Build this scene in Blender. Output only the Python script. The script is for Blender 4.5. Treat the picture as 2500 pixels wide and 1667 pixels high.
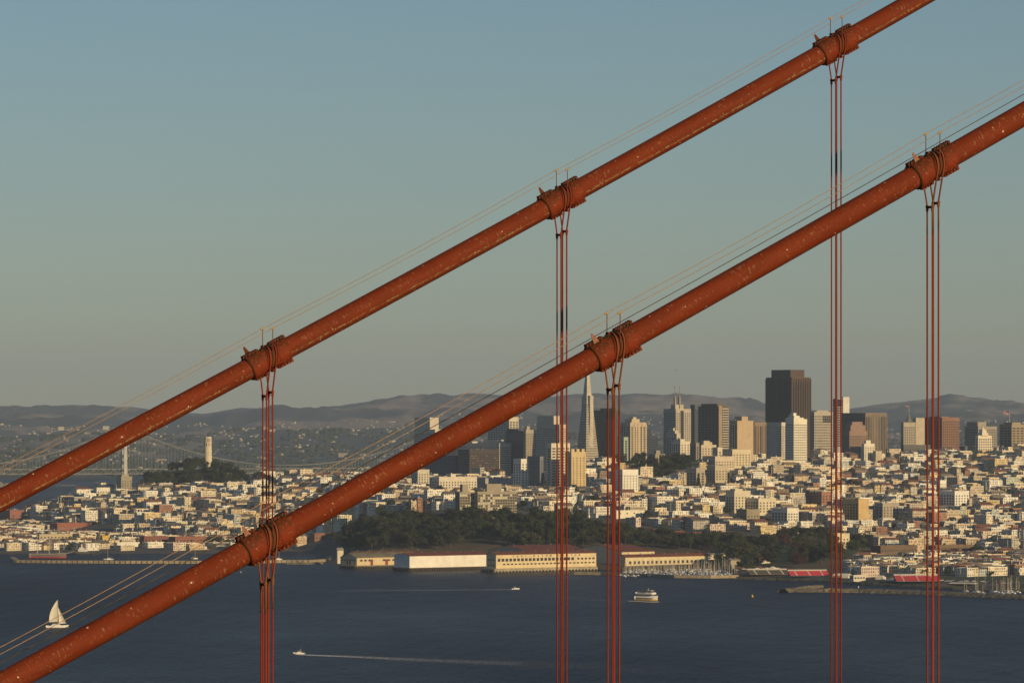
import bpy, math, random
import numpy as np
from mathutils import Vector, noise

for _o in list(bpy.data.objects):
    bpy.data.objects.remove(_o)
sc = bpy.context.scene
col = sc.collection
R = math.radians

# ------------------------------------------------------------------ camera
F, EYE, CX, HY = 11500.0, 160.0, 1250.0, 1025.0      # focal length, eye height (m), principal column, eye-level row (photo pixels, 2500 x 1667)
cam_d = bpy.data.cameras.new('camera')
cam_d.sensor_width = 36.0
cam_d.lens = 36.0 * F / 2500.0
cam_d.shift_y = (HY - 833.5) / 2500.0
cam_d.clip_start = 1.0
cam_d.clip_end = 200000.0
cam = bpy.data.objects.new('camera', cam_d)
col.objects.link(cam)
cam.location = (0, 0, EYE)
cam.rotation_euler = (R(90), 0, 0)
sc.camera = cam

# ------------------------------------------------------------------ sun, sky, exposure
VIEW_AZ = 116.6                                       # compass bearing of the view (+Y)
SUN_AZ = 256.0
SUN_EL = 15.7
_a = R(SUN_AZ - VIEW_AZ)
SUN_DIR = Vector((math.sin(_a) * math.cos(R(SUN_EL)), math.cos(_a) * math.cos(R(SUN_EL)), math.sin(R(SUN_EL))))
world = bpy.data.worlds.new('World')
sc.world = world
world.use_nodes = True
_nt = world.node_tree
_bg = _nt.nodes['Background']
_sky = _nt.nodes.new('ShaderNodeTexSky')
_sky.sky_type = 'NISHITA'
_sky.sun_disc = False
_sky.sun_elevation = R(SUN_EL)
_sky.sun_rotation = _a                                # Blender: 0 = +Y, clockwise seen from above
_sky.altitude = 150
_sky.air_density = 1.0
_sky.dust_density = 0.3
_sky.ozone_density = 3.7
_nt.links.new(_sky.outputs[0], _bg.inputs[0])
_bg.inputs[1].default_value = 0.076
sun_d = bpy.data.lights.new('sun', 'SUN')
sun_d.energy = 5.0
sun_d.angle = R(0.5)
sun_d.color = (1.0, 0.75, 0.40)
sun = bpy.data.objects.new('sun', sun_d)
col.objects.link(sun)
sun.rotation_euler = SUN_DIR.to_track_quat('Z', 'Y').to_euler()
sun.location = (300, -300, 400)
vs = sc.view_settings
vs.view_transform = 'Standard'
vs.look = 'None'
vs.exposure = -0.35
vs.gamma = 1.0
vs.use_curve_mapping = False
sc.render.engine = 'CYCLES'
sc.cycles.use_denoising = True
sc.cycles.max_bounces = 5
sc.cycles.diffuse_bounces = 2
sc.cycles.glossy_bounces = 2
sc.cycles.volume_bounces = 0
sc.cycles.transparent_max_bounces = 6

# ------------------------------------------------------------------ helpers
def at(px, py, Y):
    return Vector(((px - CX) / F * Y, Y, EYE - (py - HY) / F * Y))
def zat(py, Y):
    return EYE - (py - HY) / F * Y
def pxof(X, Y):
    return CX + F * X / Y
def pyof(Z, Y):
    return HY - F * (Z - EYE) / Y

GRID = R(126.6)                                       # local x = east, y = north of the street grid
EX = Vector((math.cos(GRID), math.sin(GRID), 0))
NY = Vector((-math.sin(GRID), math.cos(GRID), 0))

class MB:
    def __init__(s):
        s.v = []; s.f = []; s.c = []; s.m = []
    def quad(s, a, b, c, d, colr=None, m=0):
        n = len(s.v); s.v += [tuple(a), tuple(b), tuple(c), tuple(d)]; s.f.append((n, n+1, n+2, n+3)); s.c.append(colr); s.m.append(m)
    def tri(s, a, b, c, colr=None, m=0):
        n = len(s.v); s.v += [tuple(a), tuple(b), tuple(c)]; s.f.append((n, n+1, n+2)); s.c.append(colr); s.m.append(m)
    def box(s, x0, x1, y0, y1, z0, z1, colr=None, top=True, bottom=False, m=0):
        n = len(s.v)
        s.v += [(x0,y0,z0),(x1,y0,z0),(x1,y1,z0),(x0,y1,z0),(x0,y0,z1),(x1,y0,z1),(x1,y1,z1),(x0,y1,z1)]
        fs = [(n,n+1,n+5,n+4),(n+1,n+2,n+6,n+5),(n+2,n+3,n+7,n+6),(n+3,n,n+4,n+7)]
        if top: fs.append((n+4,n+5,n+6,n+7))
        if bottom: fs.append((n+3,n+2,n+1,n))
        s.f += fs; s.c += [colr]*len(fs); s.m += [m]*len(fs)
    def frustum(s, r0, r1, z0, z1, colr=None, top=True):     # r = (x0,x1,y0,y1)
        n = len(s.v)
        for (a, b, c, d), z in ((r0, z0), (r1, z1)):
            s.v += [(a,c,z),(b,c,z),(b,d,z),(a,d,z)]
        fs = [(n,n+1,n+5,n+4),(n+1,n+2,n+6,n+5),(n+2,n+3,n+7,n+6),(n+3,n,n+4,n+7)]
        if top: fs.append((n+4,n+5,n+6,n+7))
        s.f += fs; s.c += [colr]*len(fs); s.m += [0]*len(fs)
    def gable(s, x0, x1, y0, y1, z0, z1, over=0.4, thick=0.25, colr=None):    # ridge along y: roof slabs
        xm = (x0 + x1) / 2
        sl = (z1 - z0) / max(xm - x0, 1e-3)
        for xe, sg in ((x0 - over, -1), (x1 + over, 1)):
            ze = z0 - over * sl
            n = len(s.v)
            s.v += [(xe,y0-over,ze),(xe,y1+over,ze),(xm,y1+over,z1),(xm,y0-over,z1),(xe,y0-over,ze+thick),(xe,y1+over,ze+thick),(xm,y1+over,z1+thick),(xm,y0-over,z1+thick)]
            fs = [(n,n+1,n+2,n+3),(n+4,n+5,n+6,n+7),(n,n+1,n+5,n+4),(n,n+3,n+7,n+4),(n+1,n+2,n+6,n+5)]
            s.f += fs; s.c += [colr]*5; s.m += [0]*5
    def cyl(s, p0, p1, r0, r1=None, n=8, caps=True, colr=None):
        p0 = Vector(p0); p1 = Vector(p1); r1 = r0 if r1 is None else r1
        d = (p1 - p0).normalized()
        a = d.orthogonal().normalized(); b = d.cross(a)
        k = len(s.v)
        for p, r in ((p0, r0), (p1, r1)):
            for i in range(n):
                t = 2*math.pi*i/n
                s.v.append(tuple(p + a*(r*math.cos(t)) + b*(r*math.sin(t))))
        for i in range(n):
            j = (i+1) % n
            s.f.append((k+i, k+j, k+n+j, k+n+i)); s.c.append(colr); s.m.append(0)
        if caps:
            s.f.append(tuple(k+n+i for i in range(n))); s.c.append(colr); s.m.append(0)
            s.f.append(tuple(k+n-1-i for i in range(n))); s.c.append(colr); s.m.append(0)
    def tube(s, pts, r, n=8, colr=None):
        pts = [Vector(p) for p in pts]
        k = len(s.v)
        prev = None
        for i, p in enumerate(pts):
            d = (pts[min(i+1, len(pts)-1)] - pts[max(i-1, 0)]).normalized()
            if prev is None:
                a = d.orthogonal().normalized()
            else:
                a = (prev - d*prev.dot(d)).normalized()
            prev = a; b = d.cross(a)
            rr = r[i] if isinstance(r, (list, tuple)) else r
            for j in range(n):
                t = 2*math.pi*j/n
                s.v.append(tuple(p + a*(rr*math.cos(t)) + b*(rr*math.sin(t))))
        for i in range(len(pts)-1):
            for j in range(n):
                q = (j+1) % n
                s.f.append((k+i*n+j, k+i*n+q, k+(i+1)*n+q, k+(i+1)*n+j)); s.c.append(colr); s.m.append(0)
        s.f.append(tuple(k+n-1-j for j in range(n))); s.c.append(colr); s.m.append(0)
        e = k+(len(pts)-1)*n
        s.f.append(tuple(e+j for j in range(n))); s.c.append(colr); s.m.append(0)
    def mesh(s, name, mats, smooth=False):
        me = bpy.data.meshes.new(name)
        me.from_pydata(s.v, [], s.f)
        for mt in (mats if isinstance(mats, (list, tuple)) else [mats]):
            me.materials.append(mt)
        if any(s.m):
            me.polygons.foreach_set('material_index', s.m)
        if any(c is not None for c in s.c):
            at_ = me.color_attributes.new('Col', 'FLOAT_COLOR', 'CORNER')
            arr = np.empty((len(me.loops), 4), np.float32); i = 0
            for fc, c in zip(s.f, s.c):
                c = c or (1, 1, 1)
                arr[i:i+len(fc)] = (c[0], c[1], c[2], 1); i += len(fc)
            at_.data.foreach_set('color', arr.ravel())
        if smooth:
            me.polygons.foreach_set('use_smooth', [True]*len(me.polygons))
        me.update()
        return me
    def build(s, name, mats, parent=None, smooth=False, kind=None):
        return obj(name, s.mesh(name, mats, smooth), parent, kind)

def obj(name, me, parent=None, kind=None):
    o = bpy.data.objects.new(name, me)
    col.objects.link(o)
    if parent is not None: o.parent = parent
    if kind: o['kind'] = kind
    return o
def tag(o, label, cat=None, group=None, kind=None):
    o['label'] = label
    if cat: o['category'] = cat
    if group: o['group'] = group
    if kind: o['kind'] = kind
    return o
def empty(name, loc=(0, 0, 0), rz=0.0):
    o = bpy.data.objects.new(name, None)
    col.objects.link(o)
    o.location = loc; o.rotation_euler = (0, 0, rz)
    o.empty_display_size = 1
    return o

# ------------------------------------------------------------------ materials
MATS = {}
def mat(name, c, rough=0.8, var=0.12, scale=0.6, metal=0.0, spec=0.3, attr=False, emit=None):
    if name in MATS: return MATS[name]
    m = bpy.data.materials.new(name); m.use_nodes = True
    nt = m.node_tree; p = nt.nodes['Principled BSDF']
    p.inputs['Roughness'].default_value = rough
    p.inputs['Metallic'].default_value = metal
    p.inputs['Specular IOR Level'].default_value = spec
    tc = nt.nodes.new('ShaderNodeTexCoord')
    nz = nt.nodes.new('ShaderNodeTexNoise'); nz.inputs['Scale'].default_value = scale; nz.inputs['Detail'].default_value = 3
    nt.links.new(tc.outputs['Object'], nz.inputs['Vector'])
    mr = nt.nodes.new('ShaderNodeMapRange')
    mr.inputs['From Min'].default_value = 0.3; mr.inputs['From Max'].default_value = 0.7
    mr.inputs['To Min'].default_value = 1 - var; mr.inputs['To Max'].default_value = 1 + var
    nt.links.new(nz.outputs['Fac'], mr.inputs['Value'])
    mx = nt.nodes.new('ShaderNodeVectorMath'); mx.operation = 'SCALE'
    if attr:
        ca = nt.nodes.new('ShaderNodeVertexColor'); ca.layer_name = 'Col'
        nt.links.new(ca.outputs['Color'], mx.inputs[0])
    else:
        mx.inputs[0].default_value = c
    nt.links.new(mr.outputs[0], mx.inputs['Scale'])
    nt.links.new(mx.outputs[0], p.inputs['Base Color'])
    MATS[name] = m
    return m
def glass(name, c, rough=0.25):
    return mat(name, c, rough, 0.35, 0.25, 0.0, 0.5)
# ------------------------------------------------------------------ terrain model of the city: columns of (distance, height)
def zc(Y, py): return (Y, zat(py, Y))
COLS = [
 (-500, [(5600,-6),(5680,3),(7000,4),(7250,-6),(9000,-6)]),
 (-100, [(5600,-6),(5680,3),(7200,5),(7400,-6),(9000,-6)]),
 (60,   [(5600,-6),(5680,3),(6900,6),zc(7250,1262),(7450,-6),(9000,-6)]),
 (150,  [(5600,-6),(5680,3),(6500,6),zc(6950,1258),zc(7250,1238),(7600,2),(7700,-6),(9000,-6)]),
 (230,  [(5600,-6),(5680,3),(6300,6),zc(6800,1245),zc(7200,1207),(7600,5),(7800,-6),(9000,-6)]),
 (320,  [(5600,-6),(5680,3),(6200,6),zc(6750,1230),zc(7100,1194),(7350,50),(7700,5),(7900,-6),(9000,-6)]),
 (420,  [(5600,-6),(5680,3),(6100,6),zc(6700,1222),zc(7000,1182),zc(7200,1150),(7500,40),(7900,5),(8100,-6),(9000,-6)]),
 (508,  [(5600,-6),(5680,3),(6050,6),zc(6650,1220),zc(6970,1178),zc(7150,1142),(7260,86),(7600,30),(8000,5),(8500,-6),(9000,-6)]),
 (620,  [(5620,-6),(5700,3),(6050,6),zc(6600,1220),zc(7000,1176),(7200,62),(7600,12),(8300,5),(8600,-6),(9000,-6)]),
 (720,  [(5700,-6),(5760,3),(6050,12),zc(6500,1225),zc(6950,1168),(7100,60),(7500,10),(8400,5),(8700,-6),(9000,-6)]),
 (830,  [(5230,-6),(5300,3),(5600,8),(5800,18),zc(6000,1262),zc(6400,1215),zc(6700,1170),(7000,55),(7400,12),(8500,5),(8700,-6),(9000,-6)]),
 (930,  [(5100,-6),(5130,3),(5200,5),(5240,14),(5400,26),zc(5650,1262),zc(6100,1225),zc(6500,1185),(6900,55),(7400,12),(8500,5),(8700,-6),(9000,-6)]),
 (1100, [(5060,-6),(5090,4),(5210,6),(5260,18),(5380,30),zc(5560,1252),zc(5900,1222),zc(6300,1192),zc(6500,1180),(6900,50),(7400,12),(8500,5),(8700,-6),(9000,-6)]),
 (1300, [(5050,-6),(5080,4),(5215,6),(5260,19),(5380,32),zc(5560,1258),zc(5900,1226),zc(6300,1192),zc(6500,1182),(6900,50),(7400,12),(8500,5),(8700,-6),(9000,-6)]),
 (1420, [(5040,-6),(5070,4),(5200,6),(5250,18),(5350,28),zc(5560,1272),zc(5900,1228),zc(6300,1184),zc(6500,1160),(6900,50),(7400,12),(8500,5),(8700,-6),(9000,-6)]),
 (1500, [(5010,-6),(5040,3),(5185,5),(5235,17),(5350,23),(5450,30),zc(5650,1250),zc(6000,1203),zc(6300,1160),zc(6500,1132),(6750,70),(7300,14),(8500,5),(8700,-6),(9000,-6)]),
 (1720, [(4990,-6),(5020,3),(5180,4.5),(5225,14),(5350,23),(5450,30),zc(5650,1252),zc(6000,1204),zc(6350,1158),zc(6560,1134),(6800,70),(7300,14),(8500,5),(8700,-6),(9000,-6)]),
 (1810, [(4760,-6),(4785,3),(4950,5),(5050,12),(5250,22),(5400,30),zc(5700,1251),zc(6050,1203),zc(6450,1152),zc(6700,1124),(7000,70),(7400,14),(8500,5),(8700,-6),(9000,-6)]),
 (2000, [(4680,-6),(4705,3),(4900,5),(5080,12),(5260,20),(5500,26),zc(5750,1255),zc(6100,1205),zc(6500,1153),zc(6800,1126),(7100,70),(7500,14),(9000,5)]),
 (2130, [(4580,-6),(4605,3),(4800,4),(5300,6),(5600,20),zc(5950,1250),zc(6250,1202),zc(6600,1152),zc(6850,1124),(7150,70),(7500,14),(9000,5)]),
 (2300, [(4500,-6),(4525,3),(4700,4),(5350,6),(5650,22),zc(5950,1252),zc(6250,1202),zc(6600,1150),zc(6880,1114),(7200,70),(7500,14),(9000,5)]),
 (2500, [(4420,-6),(4445,3),(4600,4),(5380,6),(5680,22),zc(5980,1251),zc(6250,1202),zc(6550,1152),zc(6900,1106),(7250,80),(7600,20),(9000,10)]),
 (3000, [(4300,-6),(4330,3),(4600,4),(5380,6),(5680,22),zc(5980,1251),zc(6250,1202),zc(6550,1152),zc(6900,1106),(7250,80),(7600,20),(9000,10)]),
]
_yy = np.arange(4000, 9201, 10.0)
_cp = np.array([c[0] for c in COLS], float)
_zg = np.array([np.interp(_yy, [q[0] for q in c[1]], [q[1] for q in c[1]]) for c in COLS])
def ground(X, Y):
    px = min(max(pxof(X, Y), _cp[0]), _cp[-1] - 1e-3)
    i = int(np.searchsorted(_cp, px, 'right') - 1)
    t = (px - _cp[i]) / (_cp[i+1] - _cp[i])
    k = min(max((Y - 4000) / 10.0, 0), len(_yy) - 1.001); j = int(k); k -= j
    a = _zg[i, j]*(1-k) + _zg[i, j+1]*k
    b = _zg[i+1, j]*(1-k) + _zg[i+1, j+1]*k
    return a*(1-t) + b*t
def on_ground(px, py, lo=4350, hi=7300):
    """nearest distance at which the ground shows at this photo pixel"""
    Y = lo
    while Y < hi:
        if pyof(ground((px-CX)/F*Y, Y), Y) <= py and ground((px-CX)/F*Y, Y) > 0: return Y
        Y += 8
    return hi
def inside(poly, x, y):
    r = False; j = len(poly) - 1
    for i in range(len(poly)):
        xi, yi = poly[i]; xj, yj = poly[j]
        if (yi > y) != (yj > y) and x < (xj-xi)*(y-yi)/(yj-yi)+xi: r = not r
        j = i
    return r
P_MASON = [(780,1400),(790,1345),(840,1305),(905,1268),(1100,1260),(1300,1260),(1440,1274),(1500,1292),(1700,1320),(1760,1312),(1960,1318),(2010,1304),(2135,1345),(2075,1388),(1950,1404),(1800,1416),(1500,1440)]
P_COIT = [(325,1196),(400,1198),(640,1200),(660,1130),(500,1080),(325,1140)]
P_RUSS = [(1480,1138),(1560,1110),(1700,1120),(1700,1168),(1600,1180),(1540,1168)]
P_BLUFF = [(1090,1346),(1130,1325),(1235,1322),(1235,1346)]

water = MB()
water.quad((-90000,-4000,0), (90000,-4000,0), (90000,90000,0), (-90000,90000,0))
def water_material():
    m = bpy.data.materials.new('bay_water'); m.use_nodes = True
    nt = m.node_tree; p = nt.nodes['Principled BSDF']
    p.inputs['Base Color'].default_value = (0.003, 0.003, 0.016, 1)
    p.inputs['Roughness'].default_value = 0.32
    p.inputs['IOR'].default_value = 1.33
    tc = nt.nodes.new('ShaderNodeTexCoord')
    def nz(sx, sy, detail, rough=0.6, rz=0.05):
        mp = nt.nodes.new('ShaderNodeMapping'); mp.inputs['Scale'].default_value = (sx, sy, 1); mp.inputs['Rotation'].default_value = (0, 0, rz)
        nt.links.new(tc.outputs['Object'], mp.inputs['Vector'])
        n = nt.nodes.new('ShaderNodeTexNoise'); n.inputs['Scale'].default_value = 1.0; n.inputs['Detail'].default_value = detail; n.inputs['Roughness'].default_value = rough
        nt.links.new(mp.outputs[0], n.inputs['Vector']); return n.outputs['Fac']
    chop = nz(0.15, 0.032, 5, 0.75); swell = nz(0.03, 0.0065, 4, 0.6, -0.04); gust = nz(0.0022, 0.0006, 3, 0.5, 0.1)
    ad = nt.nodes.new('ShaderNodeMath'); ad.operation = 'MULTIPLY_ADD'; nt.links.new(swell, ad.inputs[0]); ad.inputs[1].default_value = 2.5; nt.links.new(chop, ad.inputs[2])
    bp = nt.nodes.new('ShaderNodeBump'); bp.inputs['Strength'].default_value = 1.0; bp.inputs['Distance'].default_value = 8.0
    nt.links.new(ad.outputs[0], bp.inputs['Height'])
    nt.links.new(bp.outputs[0], p.inputs['Normal'])
    mr = nt.nodes.new('ShaderNodeMapRange'); mr.inputs['From Min'].default_value = 0.3; mr.inputs['From Max'].default_value = 0.7
    mr.inputs['To Min'].default_value = 0.30; mr.inputs['To Max'].default_value = 0.46
    nt.links.new(gust, mr.inputs['Value']); nt.links.new(mr.outputs[0], p.inputs['Roughness'])
    p.inputs['Specular IOR Level'].default_value = 0.06
    return m
w = water.build('bay_water', water_material())
tag(w, 'dark blue rippled bay water below the city', 'water', kind='structure')

# city ground sheet
def in_park(px, py):
    return inside(P_MASON, px, py) or inside(P_COIT, px, py) or inside(P_RUSS, px, py)
def terrain_sheet(name, pxs, ys, hfun, cfun, m):
    v = []; f = []; cs = []
    for Y in ys:
        for px in pxs:
            X = (px-CX)/F*Y
            z = hfun(X, Y); v.append((X, Y, z)); cs.append(cfun(px, pyof(z, Y), X, Y, z))
    nx = len(pxs)
    for j in range(len(ys)-1):
        for i in range(nx-1):
            k = j*nx+i; f.append((k, k+1, k+nx+1, k+nx))
    me = bpy.data.meshes.new(name); me.from_pydata(v, [], f)
    a = me.color_attributes.new('Col', 'FLOAT_COLOR', 'POINT')
    a.data.foreach_set('color', np.array([(c[0], c[1], c[2], 1) for c in cs], np.float32).ravel())
    me.materials.append(m)
    me.polygons.foreach_set('use_smooth', [True]*len(me.polygons))
    return obj(name, me, None, 'structure')
def city_ground_colour(px, py, X, Y, z):
    if inside([(1740,1324),(1960,1322),(2125,1345),(2060,1362),(1950,1378),(1800,1368)], px, py): return (0.035, 0.06, 0.018)
    if inside(P_BLUFF, px, py) or (in_park(px, py) and z < 22): return (0.10, 0.075, 0.045)
    if in_park(px, py): return (0.05, 0.05, 0.025)
    if px > 1990 and z < 4.2 and noise.noise(Vector((X*0.008, Y*0.012, 5))) > -0.15: return (0.05, 0.062, 0.026)
    n = noise.noise(Vector((X*0.02, Y*0.02, 0)))
    return (0.09 + 0.04*n, 0.085 + 0.035*n, 0.075 + 0.02*n)
g = terrain_sheet('ground', list(range(-500, 3001, 20)), list(np.arange(4300, 8800, 25.0)), ground, city_ground_colour, mat('city_ground', (1,1,1), 0.95, 0.2, 0.05, attr=True))
tag(g, 'streets and slopes the city stands on', 'ground', kind='structure')

# hills across the bay
RIDGE = [(-600,1000),(0,994),(93,985),(230,990),(350,998),(430,1003),(500,1003),(590,995),(640,1000),(680,996),(760,996),(820,993),(860,989),(920,977),(980,973),(1030,974),(1060,971),(1110,966),(1150,962),(1200,965),(1280,970),(1350,966),(1400,959),(1460,959),(1510,966),(1552,961),(1600,964),(1685,971),(1760,977),(1829,976),(1873,988),(1930,1002),(1990,1010),(2070,1001),(2170,983),(2250,975),(2320,965),(2400,970),(2470,979),(2560,985),(3100,1000)]
MID = [(-600,1035),(0,1028),(100,1022),(260,1030),(400,1036),(520,1032),(640,1022),(760,1016),(860,1018),(980,1008),(1100,1003),(1250,1008),(1400,1012),(1550,1018),(1700,1024),(1850,1030),(2000,1042),(2150,1040),(2300,1018),(2400,1012),(2500,1016),(3100,1035)]
FOOT = [(-600,1080),(0,1078),(200,1072),(400,1082),(600,1066),(800,1062),(1000,1058),(1300,1062),(1700,1070),(2100,1078),(2500,1070),(3100,1080)]
def _pl(t, x): return float(np.interp(x, [q[0] for q in t], [q[1] for q in t]))
def east_ground(X, Y):
    px = pxof(X, Y)
    n = noise.fractal(Vector((X*0.0006, Y*0.0006, 1.3)), 1.0, 2.1, 6)
    n2 = noise.fractal(Vector((X*0.0022, Y*0.0011, 7.3)), 0.9, 2.1, 5)
    ks = [13200, 13600, 15600, 17800, 19200, 22300, 24000, 27000, 31000]
    zs = [-8, 4, 10, zat(_pl(FOOT, px), 17800), zat(_pl(FOOT, px)-9, 19200), zat(_pl(MID, px), 22300), zat(_pl(MID, px)+4, 24000), zat(_pl(RIDGE, px), 27000), 40]
    z = float(np.interp(Y, ks, zs))
    amp = float(np.interp(Y, [15000, 18000, 22000, 26000, 27000], [0, 20, 40, 38, 8]))
    n4 = noise.fractal(Vector((X*0.0035, Y*0.0016, 2.7)), 0.8, 2.2, 4)
    return z + amp*(n*0.9 + n2*0.9 + n4*0.8) + (11*n2 if Y > 25500 else 0)
def east_colour(px, py, X, Y, z):
    n = noise.fractal(Vector((X*0.0011, Y*0.0007, 4.2)), 1.0, 2.2, 6)
    n3 = noise.fractal(Vector((X*0.006, Y*0.003, 9.2)), 1.0, 2.2, 4)
    q = 0.42 + 1.1*n + 0.55*n3; a = min(max((q-0.38)/0.3, 0), 1); a = a*a*(3-2*a)
    d = (0.042, 0.06, 0.066); t = (0.235, 0.19, 0.16)  # bluish cast of the haze is put into the woodland colour
    if Y < 18500: t = (0.17, 0.15, 0.12)
    return tuple(d[i]*(1-a) + t[i]*a for i in range(3))
g = terrain_sheet('hills', list(range(-600, 3101, 9)), list(np.arange(13150, 18000, 260.0)) + list(np.arange(18000, 27100, 110.0)) + [27400, 28000, 29500, 31000], east_ground, east_colour, mat('hill_ground', (1,1,1), 1.0, 0.12, 0.004, attr=True))
tag(g, 'hazy wooded hills with dry grass across the bay', 'hills', kind='structure')
rng = random.Random(5)
m = MB()
for i in range(6500):
    px = rng.uniform(-80, 2600); Y = 13650 + 7600*rng.random()**1.7
    if noise.noise(Vector((px*0.011, Y*0.0011, 3))) < -0.12: continue
    X = (px-CX)/F*Y; z = east_ground(X, Y)
    s = rng.uniform(2.4, 5.5); h = rng.uniform(3, 6)
    if rng.random() < 0.02: s *= 3.5; h *= 2.4
    c = rng.choice([(0.36,0.30,0.22),(0.28,0.24,0.18),(0.24,0.21,0.18),(0.18,0.15,0.12),(0.46,0.41,0.32)])
    a = rng.uniform(0, 1.5)
    ca, sa = math.cos(a)*s, math.sin(a)*s
    k = len(m.v)
    for zz in (z-6, z+h):
        for u, v_ in ((-1,-.7),(1,-.7),(1,.7),(-1,.7)):
            m.v.append((X+u*ca-v_*sa, Y+u*sa+v_*ca, zz))
    fs = [(k,k+1,k+5,k+4),(k+1,k+2,k+6,k+5),(k+2,k+3,k+7,k+6),(k+3,k,k+4,k+7),(k+4,k+5,k+6,k+7)]
    m.f += fs; m.c += [c]*5; m.m += [0]*5
MAT_ATTR = mat('painted_walls', (1,1,1), 0.9, 0.08, 0.3, attr=True)
o = m.build('far_town', MAT_ATTR, kind='stuff')
tag(o, 'faint scattered town buildings on the far shore below the hills', 'town', kind='stuff')
m = MB()
rng = random.Random(8)
for i in range(2600):
    px = rng.uniform(-80, 2600); Y = 13500 + 5200*rng.random()**1.5
    X = (px-CX)/F*Y; z = east_ground(X, Y); s = rng.uniform(10, 28); h = rng.uniform(7, 15)
    for q in range(3):
        a = rng.uniform(0, 6.28); b = X+math.cos(a)*s*.6; d = Y+math.sin(a)*s*.6
        n = 6; k = len(m.v)
        for j in range(n):
            t = 6.283*j/n; m.v.append((b+math.cos(t)*s*.55, d+math.sin(t)*s*.55, z-5))
        for j in range(n):
            t = 6.283*j/n+.4; m.v.append((b+math.cos(t)*s*.6, d+math.sin(t)*s*.6, z+h*.6))
        m.v.append((b, d, z+h*rng.uniform(.85, 1.2)))
        for j in range(n):
            q2 = (j+1) % n
            m.f += [(k+j, k+q2, k+n+q2, k+n+j), (k+n+j, k+n+q2, k+2*n)]
            m.c += [None, None]; m.m += [0, 0]
o = m.build('far_wood', mat('far_foliage', (0.035, 0.045, 0.028), 1.0, 0.3, 0.02), kind='stuff')
tag(o, 'dark bands of distant trees on the far shore', 'trees', kind='stuff')

def haze_box(density):
    b = MB(); b.box(-30000, 30000, -700, 31500, -2, 560, bottom=True)
    m = bpy.data.materials.new('haze_air'); m.use_nodes = True
    nt = m.node_tree
    for n in list(nt.nodes): nt.nodes.remove(n)
    out = nt.nodes.new('ShaderNodeOutputMaterial')
    pv = nt.nodes.new('ShaderNodeVolumePrincipled')
    pv.inputs['Color'].default_value = (0.62, 0.77, 1.0, 1)
    pv.inputs['Density'].default_value = density
    pv.inputs['Anisotropy'].default_value = 0.0
    nt.links.new(pv.outputs[0], out.inputs['Volume'])
    o = b.build('haze', m, kind='stuff')
    tag(o, 'thin pale haze hanging over the bay and city', 'haze', kind='stuff')
haze_box(2.5e-5)
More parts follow.
